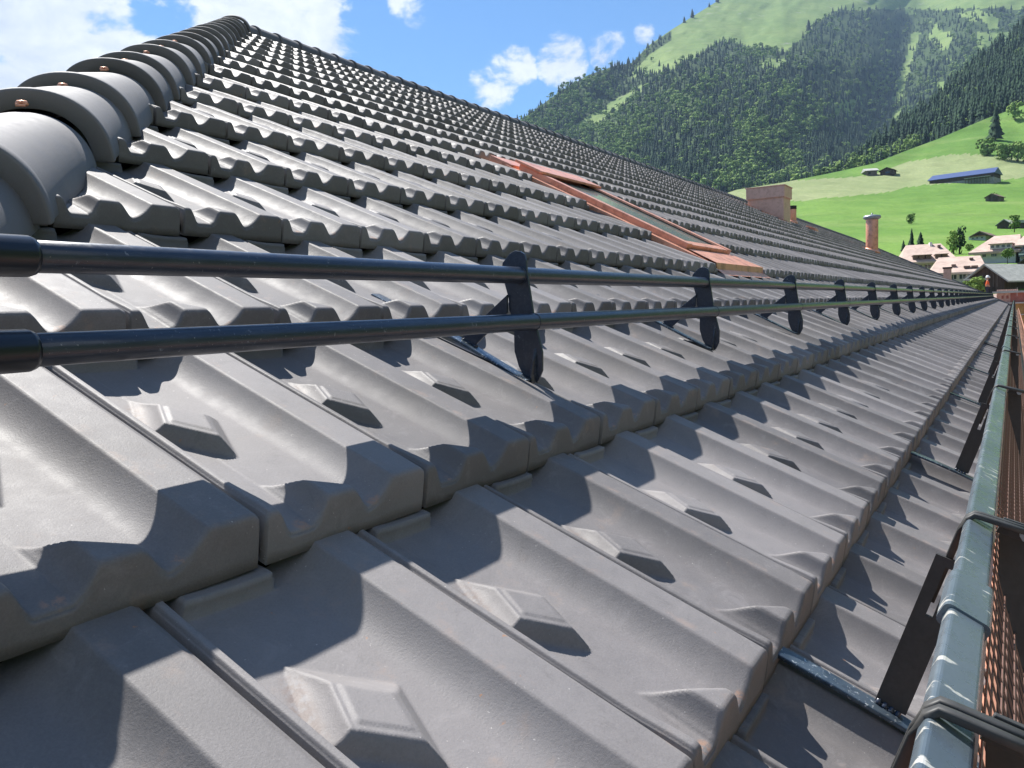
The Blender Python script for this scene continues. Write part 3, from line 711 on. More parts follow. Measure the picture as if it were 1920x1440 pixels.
def interp2(tab,x,y):
    """tab: list of (x, [(y,r),...]) -> r, piecewise linear, y descending"""
    xs=[q[0] for q in tab]; vals=[]
    for _,l in tab:
        ys=[a for a,_ in l][::-1]; rs=[b for _,b in l][::-1]; vals.append(np.interp(y,ys,rs))
    vals=np.array(vals); x=min(max(x,xs[0]),xs[-1]); i=min(int(np.searchsorted(xs,x,side='right'))-1,len(xs)-2); i=max(i,0)
    f=(x-xs[i])/(xs[i+1]-xs[i]); f=f*f*(3-2*f) if False else f
    return vals[i]*(1-f)+vals[i+1]*f
def fbm(x,y,sc,seed=0,oc=4):
    v=0;a=1;tot=0
    for k in range(oc):
        ph=seed*13.7+k*5.1
        v=v+a*(np.sin(x/sc+1.3*np.sin(y/sc*.9+ph)+ph)*np.cos(y/sc*1.1+1.1*np.sin(x/sc*.8+ph*1.7)-ph)); tot+=a; a*=.5; sc*=.47
    return v/tot
def sheet(name,xs,ybot,ytop,n,rfun,matfun,mats,kind='structure'):
    V=[];F=[];MI=[]; m=len(xs)
    for i,x in enumerate(xs):
        y0,y1=ybot(x),ytop(x)
        for j in range(n+1):
            y=y0+(y1-y0)*j/n; V.append(at(x,y,rfun(x,y)))
    for i in range(m-1):
        for j in range(n):
            a=i*(n+1)+j; F.append((a,a+n+1,a+n+2,a+1)); x=(xs[i]+xs[i+1])/2; y=(ybot(x)+(ytop(x)-ybot(x))*(j+.5)/n); MI.append(matfun(x,y))
    o=mk_np(name,np.array(V),np.array(F),mats,smooth=True,mi=MI); o['kind']=kind; return o
# near hill: village floor and meadows
MX=[(1250,408),(1380,362),(1480,346),(1560,330),(1640,312),(1690,292),(1760,266),(1850,228),(1920,203),(2100,150),(2500,60)]
def mead_top(x): return float(np.interp(x,[a for a,_ in MX],[b for _,b in MX]))
def mead_r(x,y):
    k=[(700,48),(640,64),(600,69),(560,77),(530,86),(505,98),(480,125),(450,165),(420,215),(390,270),(360,330),(340,380),(310,440),(260,510),(200,570),(100,680),(0,760),(-100,850)]
    r=float(np.interp(-y,[-a for a,_ in k],[b for _,b in k]))
    return r*(1+.035*fbm(x,y*2.2,90,2))
def mead_m(x,y):
    # hay meadow between the mown field and the upper pasture
    if y>552: return 2
    lo=float(np.interp(x,[1380,1480,1640,1735,1870,1925,2300],[392,377,364,345,338,331,300])); hi=float(np.interp(x,[1380,1480,1640,1700,1780,1870,1925,2300],[340,340,328,304,290,292,300,290]))
    lo+=2.5*fbm(x,y,25,4); hi+=3*fbm(x,y,30,5)
    return 1 if hi<y<lo else 0
sheet('meadow_hill',list(np.linspace(1200,2500,190)),lambda x:690,lambda x:mead_top(x)-6,150,mead_r,mead_m,[mMead,mHay,mStreet])
# wooded spur on the right
RX=[(1350,372),(1480,352),(1580,322),(1660,262),(1740,205),(1800,150),(1860,100),(1920,52),(2100,-80),(2500,-300)]
def spur_top(x): return float(np.interp(x,[a for a,_ in RX],[b for _,b in RX]))
def spur_r(x,y):
    d=mead_top(x)+14-y; return 575+d*2.6+14*fbm(x,y,70,3)
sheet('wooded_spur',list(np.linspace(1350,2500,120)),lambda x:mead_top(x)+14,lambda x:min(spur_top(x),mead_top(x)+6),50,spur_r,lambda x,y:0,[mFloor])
# mountain
KX=[(860,330),(900,270),(975,228),(1035,182),(1100,142),(1150,124),(1185,118),(1215,86),(1260,55),(1300,30),(1345,2),(1400,-36),(1500,-90),(1620,-120),(1750,-150),(1900,-190),(2200,-230),(2500,-260)]
def mt_top(x): return float(np.interp(x,[a for a,_ in KX],[b for _,b in KX]))
def mt_r(x,y):
    yb=410; d=yb-y
    r=760+d*3.4+max(0,120-y)*1.8
    dome=math.exp(-((x-(1330+.10*(y-100)))/210)**2)*math.exp(-((y-180)/190)**2); r-=330*dome
    gul=math.exp(-((x-(1665+(230-y)*.28))/62)**2)*sst(np.array(y),420,120); r+=300*float(gul)
    gul2=math.exp(-((x-(1205+(y-110)*(-.75)))/55)**2)*math.exp(-((y-190)/90)**2); r+=110*gul2
    rib=math.exp(-((x-1500)/70)**2)*math.exp(-((y-120)/80)**2); r-=120*rib
    r+=45*fbm(x,y,55,1,5)+22*fbm(x,y,19,6,3)
    return r
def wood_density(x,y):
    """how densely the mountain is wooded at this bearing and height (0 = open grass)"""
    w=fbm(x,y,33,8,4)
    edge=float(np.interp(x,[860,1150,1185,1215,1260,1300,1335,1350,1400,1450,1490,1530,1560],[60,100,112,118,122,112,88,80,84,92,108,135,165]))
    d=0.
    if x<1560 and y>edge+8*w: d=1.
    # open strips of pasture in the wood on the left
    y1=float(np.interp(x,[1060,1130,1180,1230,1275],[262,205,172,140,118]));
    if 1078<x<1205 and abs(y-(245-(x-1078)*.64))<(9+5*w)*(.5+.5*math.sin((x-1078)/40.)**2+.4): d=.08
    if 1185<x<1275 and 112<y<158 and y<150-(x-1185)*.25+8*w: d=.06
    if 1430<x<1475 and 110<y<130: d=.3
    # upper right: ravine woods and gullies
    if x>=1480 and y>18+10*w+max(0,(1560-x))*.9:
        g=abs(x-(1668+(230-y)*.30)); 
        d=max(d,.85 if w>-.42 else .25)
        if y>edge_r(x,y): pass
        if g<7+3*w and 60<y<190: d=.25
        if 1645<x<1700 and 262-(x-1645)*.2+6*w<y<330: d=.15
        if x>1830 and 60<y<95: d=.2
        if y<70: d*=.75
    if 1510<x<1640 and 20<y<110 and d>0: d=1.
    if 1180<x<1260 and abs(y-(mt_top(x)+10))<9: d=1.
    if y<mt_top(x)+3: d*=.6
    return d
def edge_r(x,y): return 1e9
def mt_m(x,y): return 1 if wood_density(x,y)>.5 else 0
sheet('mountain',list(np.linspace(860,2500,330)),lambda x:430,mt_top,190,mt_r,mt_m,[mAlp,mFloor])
V=[];F=[];na,nr=90,10  # unseen hills across the valley, added to cut sky fill on the tile noses
for i in range(na):
    a=math.radians(172+196*i/(na-1))
    for j in range(nr):
        f=j/(nr-1); r=320+900*f; hh=GZ-2+(400+70*fbm(a*300,0,60,3)+40*fbm(a*300,j*9,18,5))*math.sin(math.pi/2*f)**1.2*min(1,.25+1.6*math.sin(math.pi*i/(na-1)))
        V.append((r*math.cos(a),r*math.sin(a),hh))
for i in range(na-1):
    for j in range(nr-1): q=i*nr+j; F.append((q,q+nr,q+nr+1,q+1))
o=mk('unseen_hills_blocking_fill',V,F,mFloor,smooth=True); o['kind']='structure'
# ---------------------------------------------------------------- trees
def leaf_fn(c1,c2):
    def fn(t,b):
        r=obj_rnd(t); P=t.new('ShaderNodeNewGeometry').outputs['Position']
        n=t.noise(P,.9,3,.7)
        t.link(t.mix(t.math('ADD',t.math('MULTIPLY',r,.8),t.math('MULTIPLY',n,.3),clamp=True),c1,c2),b.inputs['Base Color'])
        b.inputs['Subsurface Weight'].default_value=0
    return fn
mSpruce=mat('spruce_needles',(.02,.045,.02),.85,fn=leaf_fn((.008,.026,.016),(.026,.058,.024)),spec=.15)
mLeaf=mat('spring_leaves',(.1,.18,.03),.8,fn=leaf_fn((.062,.125,.026),(.220,.320,.072)),spec=.15)
mBark=simple('bark',(.09,.065,.05),.95,4)
def conifer_tpl(seed,tiers=6,k=9):
    """a spruce 1 high: drooping whorls of separate branch tufts"""
    R=np.random.RandomState(seed); V=[];F=[]
    for t_ in range(tiers):
        z0=.06+.86*t_/tiers; z1=min(1,z0+.30*(1-.4*t_/tiers)); rad=.21*(1-t_/tiers)**.85+.02
        c=len(V); V.append((R.normal(0,.008),R.normal(0,.008),z1))
        for i in range(k):
            a=2*math.pi*(i+R.uniform(-.3,.3))/k; rr=rad*R.uniform(.72,1.2) if i%2==0 else rad*R.uniform(.35,.6)
            V.append((rr*math.cos(a),rr*math.sin(a),z0+R.uniform(-.035,.03)))
        for i in range(k): F.append((c,c+1+i,c+1+(i+1)%k))
    return np.array(V),np.array(F)
def leafy_tpl(seed,blobs=7,tufts=9,size=.17):
    """a broadleaf crown 1 high built from small tilted leaf clumps"""
    R=np.random.RandomState(seed); V=[];F=[]
    for b_ in range(blobs):
        a=R.uniform(0,6.28); rr=R.uniform(0,.24); c=np.array([rr*math.cos(a),rr*math.sin(a),R.uniform(.32,.80)]); br=R.uniform(.13,.22)*(1.15-.4*abs(c[2]-.5))
        for k in range(tufts):
            d=R.normal(size=3); d/=np.linalg.norm(d); d[2]=abs(d[2])*.9 if R.rand()<.75 else d[2]
            p=c+d*br*R.uniform(.75,1.1); n=d+R.normal(0,.35,3); n/=np.linalg.norm(n); u=np.cross(n,[.3,.2,1]); u/=np.linalg.norm(u); w_=np.cross(n,u); s_=size*R.uniform(.5,.95)*.6
            k0=len(V)
            for q in range(5):
                an=2*math.pi*q/5+R.uniform(-.3,.3); V.append(p+(u*math.cos(an)+w_*math.sin(an))*s_*R.uniform(.7,1.2)-n*s_*.25)
            V.append(p+n*s_*.35)
            for q in range(5): F.append((k0+5,k0+q,k0+(q+1)%5))
    return np.array(V),np.array(F)
CT=[conifer_tpl(i) for i in range(5)]; LT=[leafy_tpl(20+i) for i in range(5)]
def plant(name,spots,material,tpls,seed):
    R=np.random.RandomState(seed); VV=[];FF=[];RR=[];b=0
    for (p,h,wd) in spots:
        V,F=tpls[R.randint(len(tpls))]; a=R.uniform(0,6.28); c,s_=math.cos(a),math.sin(a)
        X=V[:,0]*c-V[:,1]*s_; Y=V[:,0]*s_+V[:,1]*c
        VV.append(np.stack([X*h*wd,Y*h*wd,V[:,2]*h],1)+p-np.array([0,0,h*.05])); FF.append(F+b); b+=len(V); RR.append(np.full(len(V),R.rand()))
    o=mk_np(name,np.concatenate(VV),np.concatenate(FF),material,rnd=np.concatenate(RR)); o['kind']='stuff'; return o
TR=np.random.RandomState(11)
con=[];dec=[]
N=0
while N<8600:
    x=TR.uniform(960,1985); y=TR.uniform(-30,400)
    if y<mt_top(x)-1 or y>mead_top(x)+14 and x>1380: continue
    if x>1400 and y>spur_top(x)+6: continue
    d=wood_density(x,y)
    if TR.rand()>d: continue
    N+=1
    p=at(x,y,mt_r(x,y)); mixd=.5+.5*fbm(x,y,70,9,3)+ (y-200)/900.
    mixd-=.30*math.exp(-((x-1585)/95)**2-((y-240)/120)**2)
    if TR.rand()<.12+.55*float(sst(np.array(mixd),.42,.66)): dec.append((p,TR.uniform(8.5,16),TR.uniform(.85,1.2)))
    else: con.append((p,TR.uniform(8.5,17)*(1 if y>120 else .85),TR.uniform(.8,1.1)))
plant('mountain_spruce_wood',con,mSpruce,CT,1); plant('mountain_broadleaf_wood',dec,mLeaf,LT,2)
con=[];dec=[];N=0
while N<2100:
    x=TR.uniform(1400,1985); y=TR.uniform(20,372); yt,yb=spur_top(x),mead_top(x)
    if y<yt-2 or y>yb+4: continue
    N+=1; p=at(x,min(y,yb+6),spur_r(x,y)); nearedge=(yb-y)<16 and x<1790
    if TR.rand()<(.70 if nearedge and x<1720 else (.10+.15*(fbm(x,y,60,12,3)>.25))): dec.append((p,TR.uniform(6,9.5),TR.uniform(.9,1.2)))
    else: con.append((p,TR.uniform(9,17) if not nearedge else TR.uniform(7,12),TR.uniform(.75,1.)))
plant('spur_spruce_wood',con,mSpruce,CT,3); plant('spur_broadleaf_wood',dec,mLeaf,LT,4)

# ---------------------------------------------------------------- air
hb=MB().box((1100,700,560),(5000,4600,1180)); hz=hb.build('haze',None); hz['kind']='stuff'
hm=bpy.data.materials.new('air'); hm.use_nodes=True; t=NT(hm.node_tree); t.n.clear(); pv=t.new('ShaderNodeVolumePrincipled'); pv.inputs['Color'].default_value=(.50,.70,1,1); pv.inputs['Density'].default_value=.00009; pv.inputs['Anisotropy'].default_value=0
ou=t.new('ShaderNodeOutputMaterial'); t.link(pv.outputs[0],ou.inputs['Volume']); hz.data.materials.append(hm)
# ---------------------------------------------------------------- buildings of the village
mPink=simple('pink_shingle_roof',(.43,.325,.272),.85,1.2,.16); mPinkD=simple('weathered_shingle',(.40,.28,.24),.85,1.2,.2)
mWhite=simple('white_render',(.62,.61,.60),.9,2,.05); mCream=simple('cream_render',(.50,.46,.36),.9,2,.07)
mWin=mat('dark_window',(.025,.03,.035),.12,spec=.8); mFrame=simple('window_frame_white',(.5,.48,.45),.7,4,.05)
mWood=simple('dark_weathered_wood',(.075,.055,.043),.9,1.5,.4,stretch=(3,3,.3)); mWoodG=simple('grey_brown_wood',(.15,.12,.10),.9,1.5,.35,stretch=(3,3,.3)); mWoodB=simple('brown_wood',(.30,.17,.10),.9,2,.3)
mGreyR=simple('grey_shingle_roof',(.37,.37,.34),.9,1.5,.12,stretch=(1,1,3)); mBlueR=mat('blue_metal_roof',(.055,.085,.20),.45,.2,spec=.5); mBrownR=simple('brown_roof',(.17,.12,.10),.9,2,.2)
mStone=simple('stone_base',(.33,.32,.30),.9,1.2,.2)
def frame_at(x,y,r,rot=0.):
    c=at(x,y,r); a=at(x+1,y,r); rt=a-c; mpp=math.hypot(rt[0],rt[1]); rt[2]=0; rt/=np.linalg.norm(rt)
    bk=np.array([-rt[1],rt[0],0]); 
    if bk@(c-CW)<0: bk=-bk
    ca,sa=math.cos(rot),math.sin(rot); r2=rt*ca+bk*sa; b2=-rt*sa+bk*ca
    return c,r2,b2,mpp
class Bld:
    def __init__(s,name,label,cat,x0,x1,yb,r,rot=0.,group=None,surf=True):
        r=float(mead_r((x0+x1)/2,yb))*.985 if surf else r; s.c,s.r,s.b,s.m=frame_at((x0+x1)/2,yb,r,rot); s.c=s.c.copy(); s.W=(x1-x0)*s.m; s.e=empty(name,s.c.tolist(),label=label,cat=cat,group=group); s.yb=yb
    def P(s,x,y,z): return s.c+s.r*x+s.b*y+np.array([0,0,z])
    def part(s,name,mb,m,parent=None,bevel=0,**k):
        mb.v=[tuple(s.P(*q)) for q in mb.v]; o=mb.build(name,m,bevel=bevel,**k)
        if parent is None: child_world(o,s.e)
        else: o.parent=parent; o.matrix_parent_inverse=Matrix.Identity(4)
        return o
    def box(s,name,x0,x1,y0,y1,z0,z1,m,parent=None,bevel=0): 
        return s.part(name,MB().box(((x0+x1)/2,(y0+y1)/2,(z0+z1)/2),(x1-x0,y1-y0,z1-z0)),m,parent,bevel)
    def window(s,x,z,w,h,y=0.,n=1,parent=None):
        f=s.box('window',x-w/2,x+w/2,y-.05,y+.03,z-h/2,z+h/2,mFrame,parent)
        if parent is None:
            for k in range(n):
                ww=w/n; x0=x-w/2+ww*k; s.box('pane',x0+.06*w,x0+ww-.06*w,y-.075,y-.04,z-h*.42,z+h*.42,mWin,f)
        else: s.box('pane',x-w*.38,x+w*.38,y-.075,y-.04,z-h*.42,z+h*.42,mWin,f) if False else None
        return f
    def roof(s,W,D,He,Hr,inl,inr,over,m,name='roof',th=.18,x0=0,y0=0):
        """hipped or gabled roof with ridge across the view; inl/inr = how far the ridge ends are set in"""
        w=W/2+over; d=D; 
        A=[(x0-w,y0-over,He-.05),(x0+w,y0-over,He-.05),(x0+w,y0+d+over,He-.05),(x0-w,y0+d+over,He-.05),(x0-w+inl,y0+d/2,Hr),(x0+w-inr,y0+d/2,Hr)]
        Lw=[(a,b,z-th) for a,b,z in A[:4]]
        F=[(0,1,5,4),(2,3,4,5),(1,2,5),(3,0,4),(0,6,7,1),(1,7,8,2),(2,8,9,3),(3,9,6,0),(9,8,7,6)]
        return s.part(name,MB().add(A+Lw,F),m)
    def roof_y(s,W,D,He,Hr,over,m,name='roof',th=.2,y0=0,x0=0):
        """gabled roof with the gable facing the viewer"""
        w=W/2+over; sl=(Hr-He)/(W/2); ze=He-sl*over
        pr=[(x0-w,ze),(x0,Hr),(x0+w,ze),(x0+w,ze-th),(x0,Hr-th*1.1),(x0-w,ze-th)]
        return s.part(name,MB().prism(pr,y0-over,y0+D+over,lambda x,z,e:(x,e,z)),m)
    def gable(s,W,D,He,Hr,m,name='wall',z0=-3,x0=0,y0=0):
        pr=[(x0-W/2,z0),(x0+W/2,z0),(x0+W/2,He),(x0,Hr-.2),(x0-W/2,He)]
        return s.part(name,MB().prism(pr,y0,y0+D,lambda x,z,e:(x,e,z)),m)
# far long barn with the blue roof
B=Bld('barn','long dark wooden barn with a blue metal roof on the hillside','barn',1738,1864,341,372,math.radians(-16)); m=B.m
B.c[2]-=.3
W=B.W; He=13*m; Hr=26*m; B.box('stone_base',-W/2,W/2,0,10,-4,4.*m,mStone); B.box('wall',-W/2+.1,W/2-.1,.1,9.9,4.*m,He,mWood)
B.roof(W,10,He,Hr,.3,.3,.5,mBlueR); B.part('gable_wall',MB().prism([(.2,He-.2),(9.8,He-.2),(5,Hr-.5)],W/2-.25,W/2-.1,lambda a,b,e:(e,a,b)),mWood)
B.box('lean_to_roof',W*.08,W*.46,-2.2,.0,5.2*m,6.2*m,mGreyR)
for k in range(9): 
    x=W*(.10+.35*k/8); B.box('post',x-.1,x+.1,-2.0,-1.8,-2,5.2*m,mWoodG)
B=Bld('hut','small grey roofed hut at the wood edge, left of its darker twin','hut',1623,1646,326,455,math.radians(14)); m=B.m
B.gable(B.W*.9,6,7*m,7*m+.4,mWoodG); B.roof(B.W,6,7*m,13*m,.1,.1,.5,mGreyR); B.box('doorway',-B.W*.30,-B.W*.1,-.05,.05,0,4*m,mWin)
B=Bld('hut','dark low hut at the wood edge, right of the grey roofed hut','hut',1650,1676,325,458,math.radians(-10)); m=B.m
B.gable(B.W,6,7*m,12.5*m,mWood); B.roof_y(B.W,6,7*m,12.5*m,.6,mWood); B.box('doorway',-.6,1.2,-.06,.05,0,3.5*m,mWin)
B=Bld('field_barn','small weathered barn alone in the bright green field','barn',1845,1874,376,292,math.radians(-18)); m=B.m
B.gable(B.W*.86,5.2,9*m,15*m,mWoodG); B.roof_y(B.W*.86,5.2,9*m,15.4*m,.35,mBrownR); B.box('doorway',-.9,-.1,-.05,.05,0,1.7,mWood); B.box('log_stack',.3,1.9,-.4,-.02,0,1.0,mWood)
B=Bld('dark_barn','dark gabled wooden barn above the white hotel','barn',1869,1896,427,176,math.radians(-14)); m=B.m
B.gable(B.W,9,9*m,18.5*m,mWood); B.roof_y(B.W,9,9*m,19*m,.3,mGreyR,th=.15); B.box('side_wing',B.W*.5,B.W*1.6,1.5,9,-2,8*m,mWood); B.part('wing_roof',MB().prism([(B.W*.48,8*m),(B.W*1.65,8*m),(B.W*1.65,14*m),(B.W*.48,15*m)],1.2,1.5,lambda x,z,e:(x,e,z)),mGreyR)
# chalet
B=Bld('chalet','small timber chalet with a white lower floor on the slope','house',1817,1851,449,168,math.radians(-12)); m=B.m
B.box('ground_floor',-B.W*.55,B.W*.42,0,7,-3,7*m,mWhite); B.gable(B.W*.62,7,12*m,17*m,mWoodB,z0=7*m,x0=B.W*.12,name='upper_wall',y0=.4); B.roof_y(B.W*.62,7,12*m,17.6*m,.7,mBrownR,x0=B.W*.12)
for x in (-.30,-.05,.22): B.window(B.W*x,3.5*m,B.W*.10,3.2*m,n=2)
for x in (.0,.13,.26): B.window(B.W*x,10*m,B.W*.07,3*m,y=.4)
B.box('balcony',-B.W*.22,B.W*.45,-.5,.4,6.6*m,8.4*m,mWoodB)
# hotel: big pink roof, white walls
B=Bld('hotel','large white building with a steep pink hipped roof and a row of dormer windows','hotel',1826,1904,492,122,math.radians(-8)); m=B.m; W=B.W
He=25*m; Hr=62*m; D=9
B.box('wall',-W/2,W/2,0,D,-3,He,mWhite); B.roof(W,D,He,Hr,W*.46,W*.16,.55,mPink)
db=B.box('dormer',-W*.12,W*.40,-.0,3.2,He+4*m,He+13.5*m,mWhite); B.box('dormer_roof',-W*.15,W*.43,-.45,3.6,He+13.5*m,He+15*m,mPinkD)
for x in (-.06,.07,.20,.33): B.window(W*x,He+9*m,W*.075,6*m,y=-.0,n=3)
for x,n in ((-.26,2),(-.02,3),(.20,2),(.38,2)): B.window(W*x,He-8*m,W*.06*n*.75,9*m,n=n)
B.box('eave_band',-W/2-.5,W/2+.5,-.75,-.5,He-.35,He-.1,mPinkD)
B=Bld('hotel_wing','white wing with a glazed balcony and pink hipped roof at the right edge','hotel',1911,1990,492,124,math.radians(-8)); m=B.m; W=B.W
B.box('wall',-W/2,W/2,0,9,-3,42*m,mWhite); B.roof(W,9,42*m,67*m,W*.04,W*.3,.5,mPink); B.box('balcony_glazing',-W*.48,W*.2,-1.2,0,14*m,24*m,mWin); B.box('balcony_rail',-W*.48,W*.2,-1.3,-1.22,18*m,21*m,mWhite)
for x in (-.4,-.28,-.16): B.window(W*x,35*m,W*.08,7*m,n=2)
# two pink roofed houses
B=Bld('house','cream house under a broad pink hipped roof with five brown awning dormers','house',1696,1786,512,112,math.radians(6)); m=B.m; W=B.W
He=25*m; Hr=66*m; D=9.5
B.box('wall',-W/2,W/2,0,D,-3,He,mCream); B.roof(W,D,He,Hr,W*.22,W*.24,.5,mPink)
for x in (-.27,-.14,.0,.20,.34):
    d=B.box('dormer',W*x-.26,W*x+.26,.15,2.2,He+5*m,He+13*m,mBrownR); B.box('dormer_roof',W*x-.31,W*x+.31,-.25,2.4,He+13*m,He+14*m,mPinkD)
for x in (-.35,-.2,-.02,.15,.3): B.window(W*x,He-11*m,.6,8*m,n=2)
c_=B.box('chimney',W*.12,W*.17,D*.42,D*.55,Hr-6*m,Hr+3*m,mWhite); B.box('roof_hatch',W*.27,W*.33,D*.32,D*.40,Hr-9*m,Hr-5*m,mBrownR)
B=Bld('house','nearer cream house with a pink roof, a dark roof hatch and pale patches','house',1752,1840,536,92,math.radians(4)); m=B.m; W=B.W
He=30*m; Hr=66*m; D=8
B.box('wall',-W/2,W/2,0,D,-3,He,mCream); B.roof(W,D,He,Hr,W*.26,W*.06,.45,mPink); B.part('side_roof',MB().add([(W/2+.44,-.4,He),(W/2+.44,D+.4,He),(W/2-.06*W+.5,D/2,Hr)],[(0,1,2)]),mWoodG)
d=B.box('roof_hatch',-W*.12,-W*.03,.9,2.1,He+9*m,He+17*m,mBrownR)
for x in (.20,.36): B.box('roof_vent',W*x-.25,W*x+.25,.3,.9,He+8*m,He+12*m,mBrownR)
B.box('skylight_box',W*.30,W*.38,2.6,3.2,He+27*m,He+31*m,mBrownR)
for x in (-.30,-.10,.10,.28): B.window(W*x,He-11*m,.55,11*m,n=2)
# grey roofed wooden barn, gable to the viewer
B=Bld('wooden_barn','dark wooden barn with a pale grey shingle roof in front of the hotel','barn',1812,1886,545,74,math.radians(-24)); m=B.m; W=B.W
B.gable(W,13,29*m,57*m,mWood); B.roof_y(W,13,29*m,58*m,.5,mGreyR,th=.12)
for k in range(7):
    x=-W*.30+W*.1*k; B.box('wall_batten',x-.03,x+.03,-.04,.02,8*m,34*m,mWoodG)
B=Bld('wooden_barn','black gabled barn end cut off by the right edge, under the hotel','barn',1900,1975,500,84,math.radians(-20)); m=B.m
B.gable(B.W,9,4*m,30*m,mWood); B.roof_y(B.W,9,4*m,30*m,.3,mWood)
# flat roofed canopy
B=Bld('canopy','thin flat grey canopy roof beside the wooden barn','canopy',1806,1853,545,66,0.); m=B.m
B.box('roof_slab',-B.W/2,B.W/2,0,4,22*m,26*m,mGreyR,bevel=.02)
for x in (-.45,.0,.45): B.box('post',B.W*x-.07,B.W*x+.07,.1,.24,-3,22*m,mWoodG)
# brick building under construction
def brick_fn(t,b):
    P=t.new('ShaderNodeTexCoord').outputs['Object']; mp=t.new('ShaderNodeMapping'); mp.inputs['Rotation'].default_value=(math.radians(90),0,0); t.link(P,mp.inputs['Vector'])
    br=t.new('ShaderNodeTexBrick'); t.link(P,br.inputs['Vector']); br.inputs['Scale'].default_value=1.2
    n=t.noise(P,1.2,4,.7)
    t.link(t.mix(t.ramp(n,.35,.65),(.42,.17,.12),(.62,.33,.25)),b.inputs['Base Color'])
mBrick=mat('brick_blocks',(.5,.25,.18),.9,fn=brick_fn); mOchre=simple('ochre_boards',(.40,.23,.08),.85,.8,.3,stretch=(1,1,.4)); mSlab=simple('concrete_slab',(.45,.40,.36),.9,2,.1)
mRedB=simple('red_blocks',(.36,.13,.10),.9,1.5,.2)
B=Bld('brick_building','brick building with pink and red block walls above ochre boarding','building',1857,2120,655,60,math.radians(-6),surf=False); m=B.m; W=B.W
z=lambda y:(655-y)*m
B.box('lower_wall',-W/2,W/2,0,12,-3,z(549),mOchre); B.box('floor_slab',-W/2-.15,W/2,-.2,12,z(549),z(546),mSlab); B.box('middle_band',-W/2-.05,W/2,-.08,0,z(576),z(573.5),mSlab)
B.box('brick_wall',-W/2+.1,-W/2+32*m,.05,12,z(546),z(524),mBrick); B.box('red_wall',-W/2+32*m,W/2,.0,12,z(546),z(524),mRedB); B.box('parapet',-W/2-.1,W/2,-.25,12,z(524),z(519.5),mGreyR)
br=MB()
for k in range(7):
    for j in range(12): 
        br.box((-W/2+.15+ (j+.5*(k%2))*.095*1.02,.035,z(546)+.06+k*.118),(.082,.03,.105))
B.part('brick_courses',br,mat('pale_bricks',(.62,.36,.28),.9,fn=lambda t,b: t.link(t.mix(t.noise(t.new('ShaderNodeNewGeometry').outputs['Position'],7,2,.5),(.40,.17,.13),(.78,.52,.42)),b.inputs['Base Color'])))
for x in (14,24): B.box('window_opening',-W/2+x*m,-W/2+(x+4)*m,-.02,.04,z(537),z(530),mRedB)
B.box('pole',-W/2+47*m,-W/2+47.6*m,-.4,-.36,z(532),z(512),mFrame)
# ---------------------------------------------------------------- single trees and bushes
def tree(name,label,x,yb,r,hpx,kind,wd=1.,seed=0,group=None,surf=None):
    p=at(x,yb,r) if surf is None else at(x,yb,surf(x,yb)); m=np.linalg.norm(p-CW)/FPX; h=hpx*m; e=empty(name,p.tolist(),label=label,cat='bush' if 'bush' in name else 'tree',group=group); R=np.random.RandomState(seed+40)
    if kind=='con':
        V,F=conifer_tpl(seed+60,11,13); mt=mSpruce
        V=V*np.array([h*wd,h*wd,h])
    elif kind=='thin':
        V,F=leafy_tpl(seed+80,16,16,.10); mt=mLeaf if seed%2 else mSpruce; V=V*np.array([h*wd,h*wd,h])
    else:
        V,F=leafy_tpl(seed+80,13,26,.11); mt=mLeaf; V=V*np.array([h*wd,h*wd,h])
    V=V.copy()
    if kind!='con': V[:,2]=(V[:,2]-.30*h)*1.45 if 'bush' in name else (V[:,2]-.2*h)*1.2
    o=mk_np('crown',V+p,F,mt,rnd=R.rand(len(V))*.0+R.rand()); child_world(o,e)
    t=MB().tube([p+np.array([0,0,-.5]),p+np.array([h*.01,0,h*.35]),p+np.array([-h*.01,0,h*.72])],[h*.028,h*.02,h*.008],8)
    for k in range(4):
        a=R.uniform(0,6.28); z0=h*R.uniform(.25,.5); t.tube([p+np.array([0,0,z0]),p+np.array([math.cos(a)*h*.16*wd,math.sin(a)*h*.16*wd,z0+h*.18])],[h*.011,h*.004],6)
    o=t.build('trunk',mBark,smooth=True); child_world(o,e); return e
MRf=lambda x,y: mead_r(x,y)
tree('spruce','large dark spruce standing at the upper edge of the pasture',1866,264,0,56,'con',1.0,1,surf=MRf)
tree('bush','round dark bush below the large spruce on the pasture',1850,292,0,30,'leaf',1.35,2,surf=MRf)
tree('bush','pale green bush right of the dark bush on the pasture',1884,300,0,34,'leaf',1.1,3,surf=MRf)
tree('bush','pale green bushy tree cut by the right edge on the pasture',1908,303,0,34,'leaf',1.1,5,surf=MRf)
tree('broadleaf_tree','bright round tree at the wood edge above the large spruce',1903,225,0,30,'leaf',1.2,7,surf=MRf)
tree('broadleaf_tree','small dark tree alone in the middle of the green field',1708,420,0,21,'leaf',.95,8,surf=MRf)
tree('bush','dark bush against the small weathered field barn',1868,376,0,13,'leaf',1.3,9,surf=MRf)
tree('spruce','slim spruce left of the pink roof with awning dormers',1709,470,0,38,'con',.75,10,surf=MRf)
tree('spruce','short dark tree behind the ridge of the awning house',1726,468,0,30,'con',1.3,11,surf=MRf)
tree('bush','small bush at the far left end of the village',1694,472,0,20,'con',1.2,12,surf=MRf)
tree('tall_tree','tall narrow tree between the two pink roofed houses and the chalet',1799,476,0,50,'thin',.55,14,surf=MRf)
tree('tall_tree','looser green tree just left of the tall narrow tree',1788,476,0,44,'thin',.75,15,surf=MRf)
tree('bush','bright bush on the bank below the chalet',1817,470,0,14,'leaf',1.5,17,surf=MRf)
tree('bush','dark green round bush in front of the hotel wall',1889,486,96,18,'leaf',1.4,18)
tree('broadleaf_tree','dark tree in front of the dark barn above the hotel',1902,430,165,26,'leaf',1.0,20)
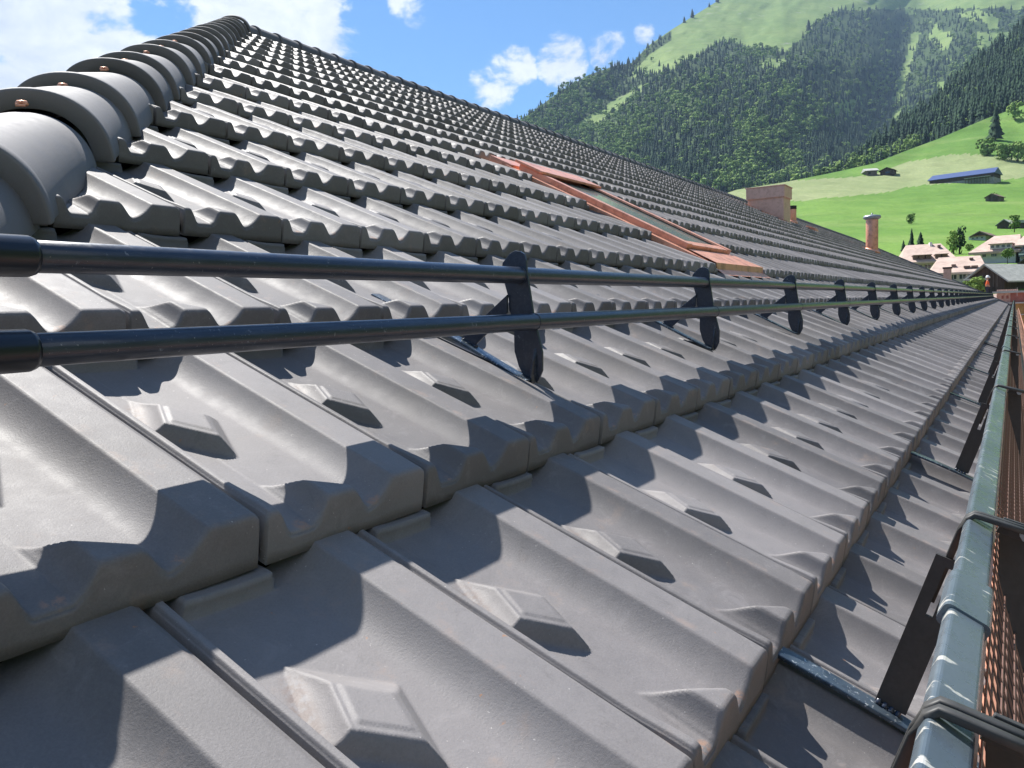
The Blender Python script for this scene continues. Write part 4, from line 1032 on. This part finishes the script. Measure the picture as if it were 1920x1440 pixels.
for k,(x,yb,h) in enumerate(((1826,544,22),(1838,546,24),(1815,545,17))):
    tree('bush',['rightmost but one of the bushes under the flat canopy','bush under the flat canopy, nearest the brick building','small bush under the left end of the flat canopy'][k],x,yb,64,h,'leaf',1.3,22+2*k,group='bushes under the canopy')
for k,(x,h,lb) in enumerate(((1345,12,'tiny spruce alone on the skyline left of the darker clump'),(1371,16,'dark spruce clump tree on the mountain skyline at the top edge'),(1298,15,'spruce on the skyline above the wooded left shoulder'),(1283,11,'short spruce on the skyline left of its taller neighbour'),(1516,22,'dark spruce alone on the high alpine meadow'),(1330,8,'very small spruce on the skyline between two larger ones'))):
    y=mt_top(x)+2 if x<1400 else 62; tree('spruce',lb,x,y,0,h,'con',1.3,30+k,surf=mt_r)
# ---------------------------------------------------------------- figure by the brick wall
p=at(1851,563,56); e=empty('person',p.tolist(),label='small figure in an orange jacket and white helmet beside the brick wall',cat='person')
def skin(name,pts,edges,rad,m,parent):
    me=bpy.data.meshes.new(name); me.from_pydata([tuple(map(float,q)) for q in pts],edges,[]); o=bpy.data.objects.new(name,me); COL.objects.link(o); me.materials.append(m)
    sk_=o.modifiers.new('skin','SKIN'); sb=o.modifiers.new('sub','SUBSURF'); sb.levels=2; sb.render_levels=2
    for i,r_ in enumerate(rad): me.skin_vertices[0].data[i].radius=(r_,r_*.85)
    me.skin_vertices[0].data[0].use_root=True
    o.parent=parent; o.matrix_parent_inverse=Matrix.Identity(4); return o
k=.80; mSkin=mat('skin',(.45,.27,.20),.6); mOr=simple('orange_jacket',(.75,.13,.04),.8,6,.12); mTr=simple('dark_trousers',(.05,.05,.07),.9,6,.2); mHel=mat('white_helmet',(.75,.75,.74),.35)
J=[(0,0,.95),(0,0,1.15),(0,0,1.38),(0,0,1.50),(0,0,1.62),(0,0,1.70),(.17,0,1.40),(.24,.03,1.14),(.22,-.16,.98),(-.17,0,1.40),(-.25,.02,1.14),(-.20,-.18,1.0),(.09,0,.90),(.10,-.03,.50),(.10,.02,.08),(-.09,0,.90),(-.11,.02,.50),(-.12,.06,.08),(.10,-.12,.04),(-.12,-.08,.04)]
E_=[(0,1),(1,2),(2,3),(3,4),(4,5),(2,6),(6,7),(7,8),(2,9),(9,10),(10,11),(0,12),(12,13),(13,14),(0,15),(15,16),(16,17),(14,18),(17,19)]
bd=skin('body',[(a*k,b*k,c*k) for a,b,c in J],E_,[q*k for q in (.13,.125,.14,.055,.085,.075,.06,.045,.035,.06,.045,.035,.085,.06,.045,.085,.06,.045,.035,.035)],mSkin,e)
J2=[J[i] for i in (0,1,2,6,7,9,10)]; skin('jacket',[(a*k,b*k,c*k) for a,b,c in J2],[(0,1),(1,2),(2,3),(3,4),(2,5),(5,6)],[q*k for q in (.165,.16,.17,.08,.06,.08,.06)],mOr,e)
J3=[(0,0,.93)]+[J[i] for i in (12,13,14,15,16,17)]; skin('trousers',[(a*k,b*k,c*k) for a,b,c in J3],[(0,1),(1,2),(2,3),(0,4),(4,5),(5,6)],[q*k for q in (.15,.10,.075,.06,.10,.075,.06)],mTr,e)
hm_=MB().tube([(0,0,1.66*k),(0,0,1.69*k),(0,0,1.76*k),(0,0,1.81*k),(0,0,1.83*k)],[.15*k,.115*k,.105*k,.07*k,.01],20); hm_.tube([(0,-.13*k,1.665*k),(0,-.17*k,1.66*k)],[.08*k,.05*k],10)
o=hm_.build('helmet',mHel,smooth=True); o.parent=e; o.matrix_parent_inverse=Matrix.Identity(4)
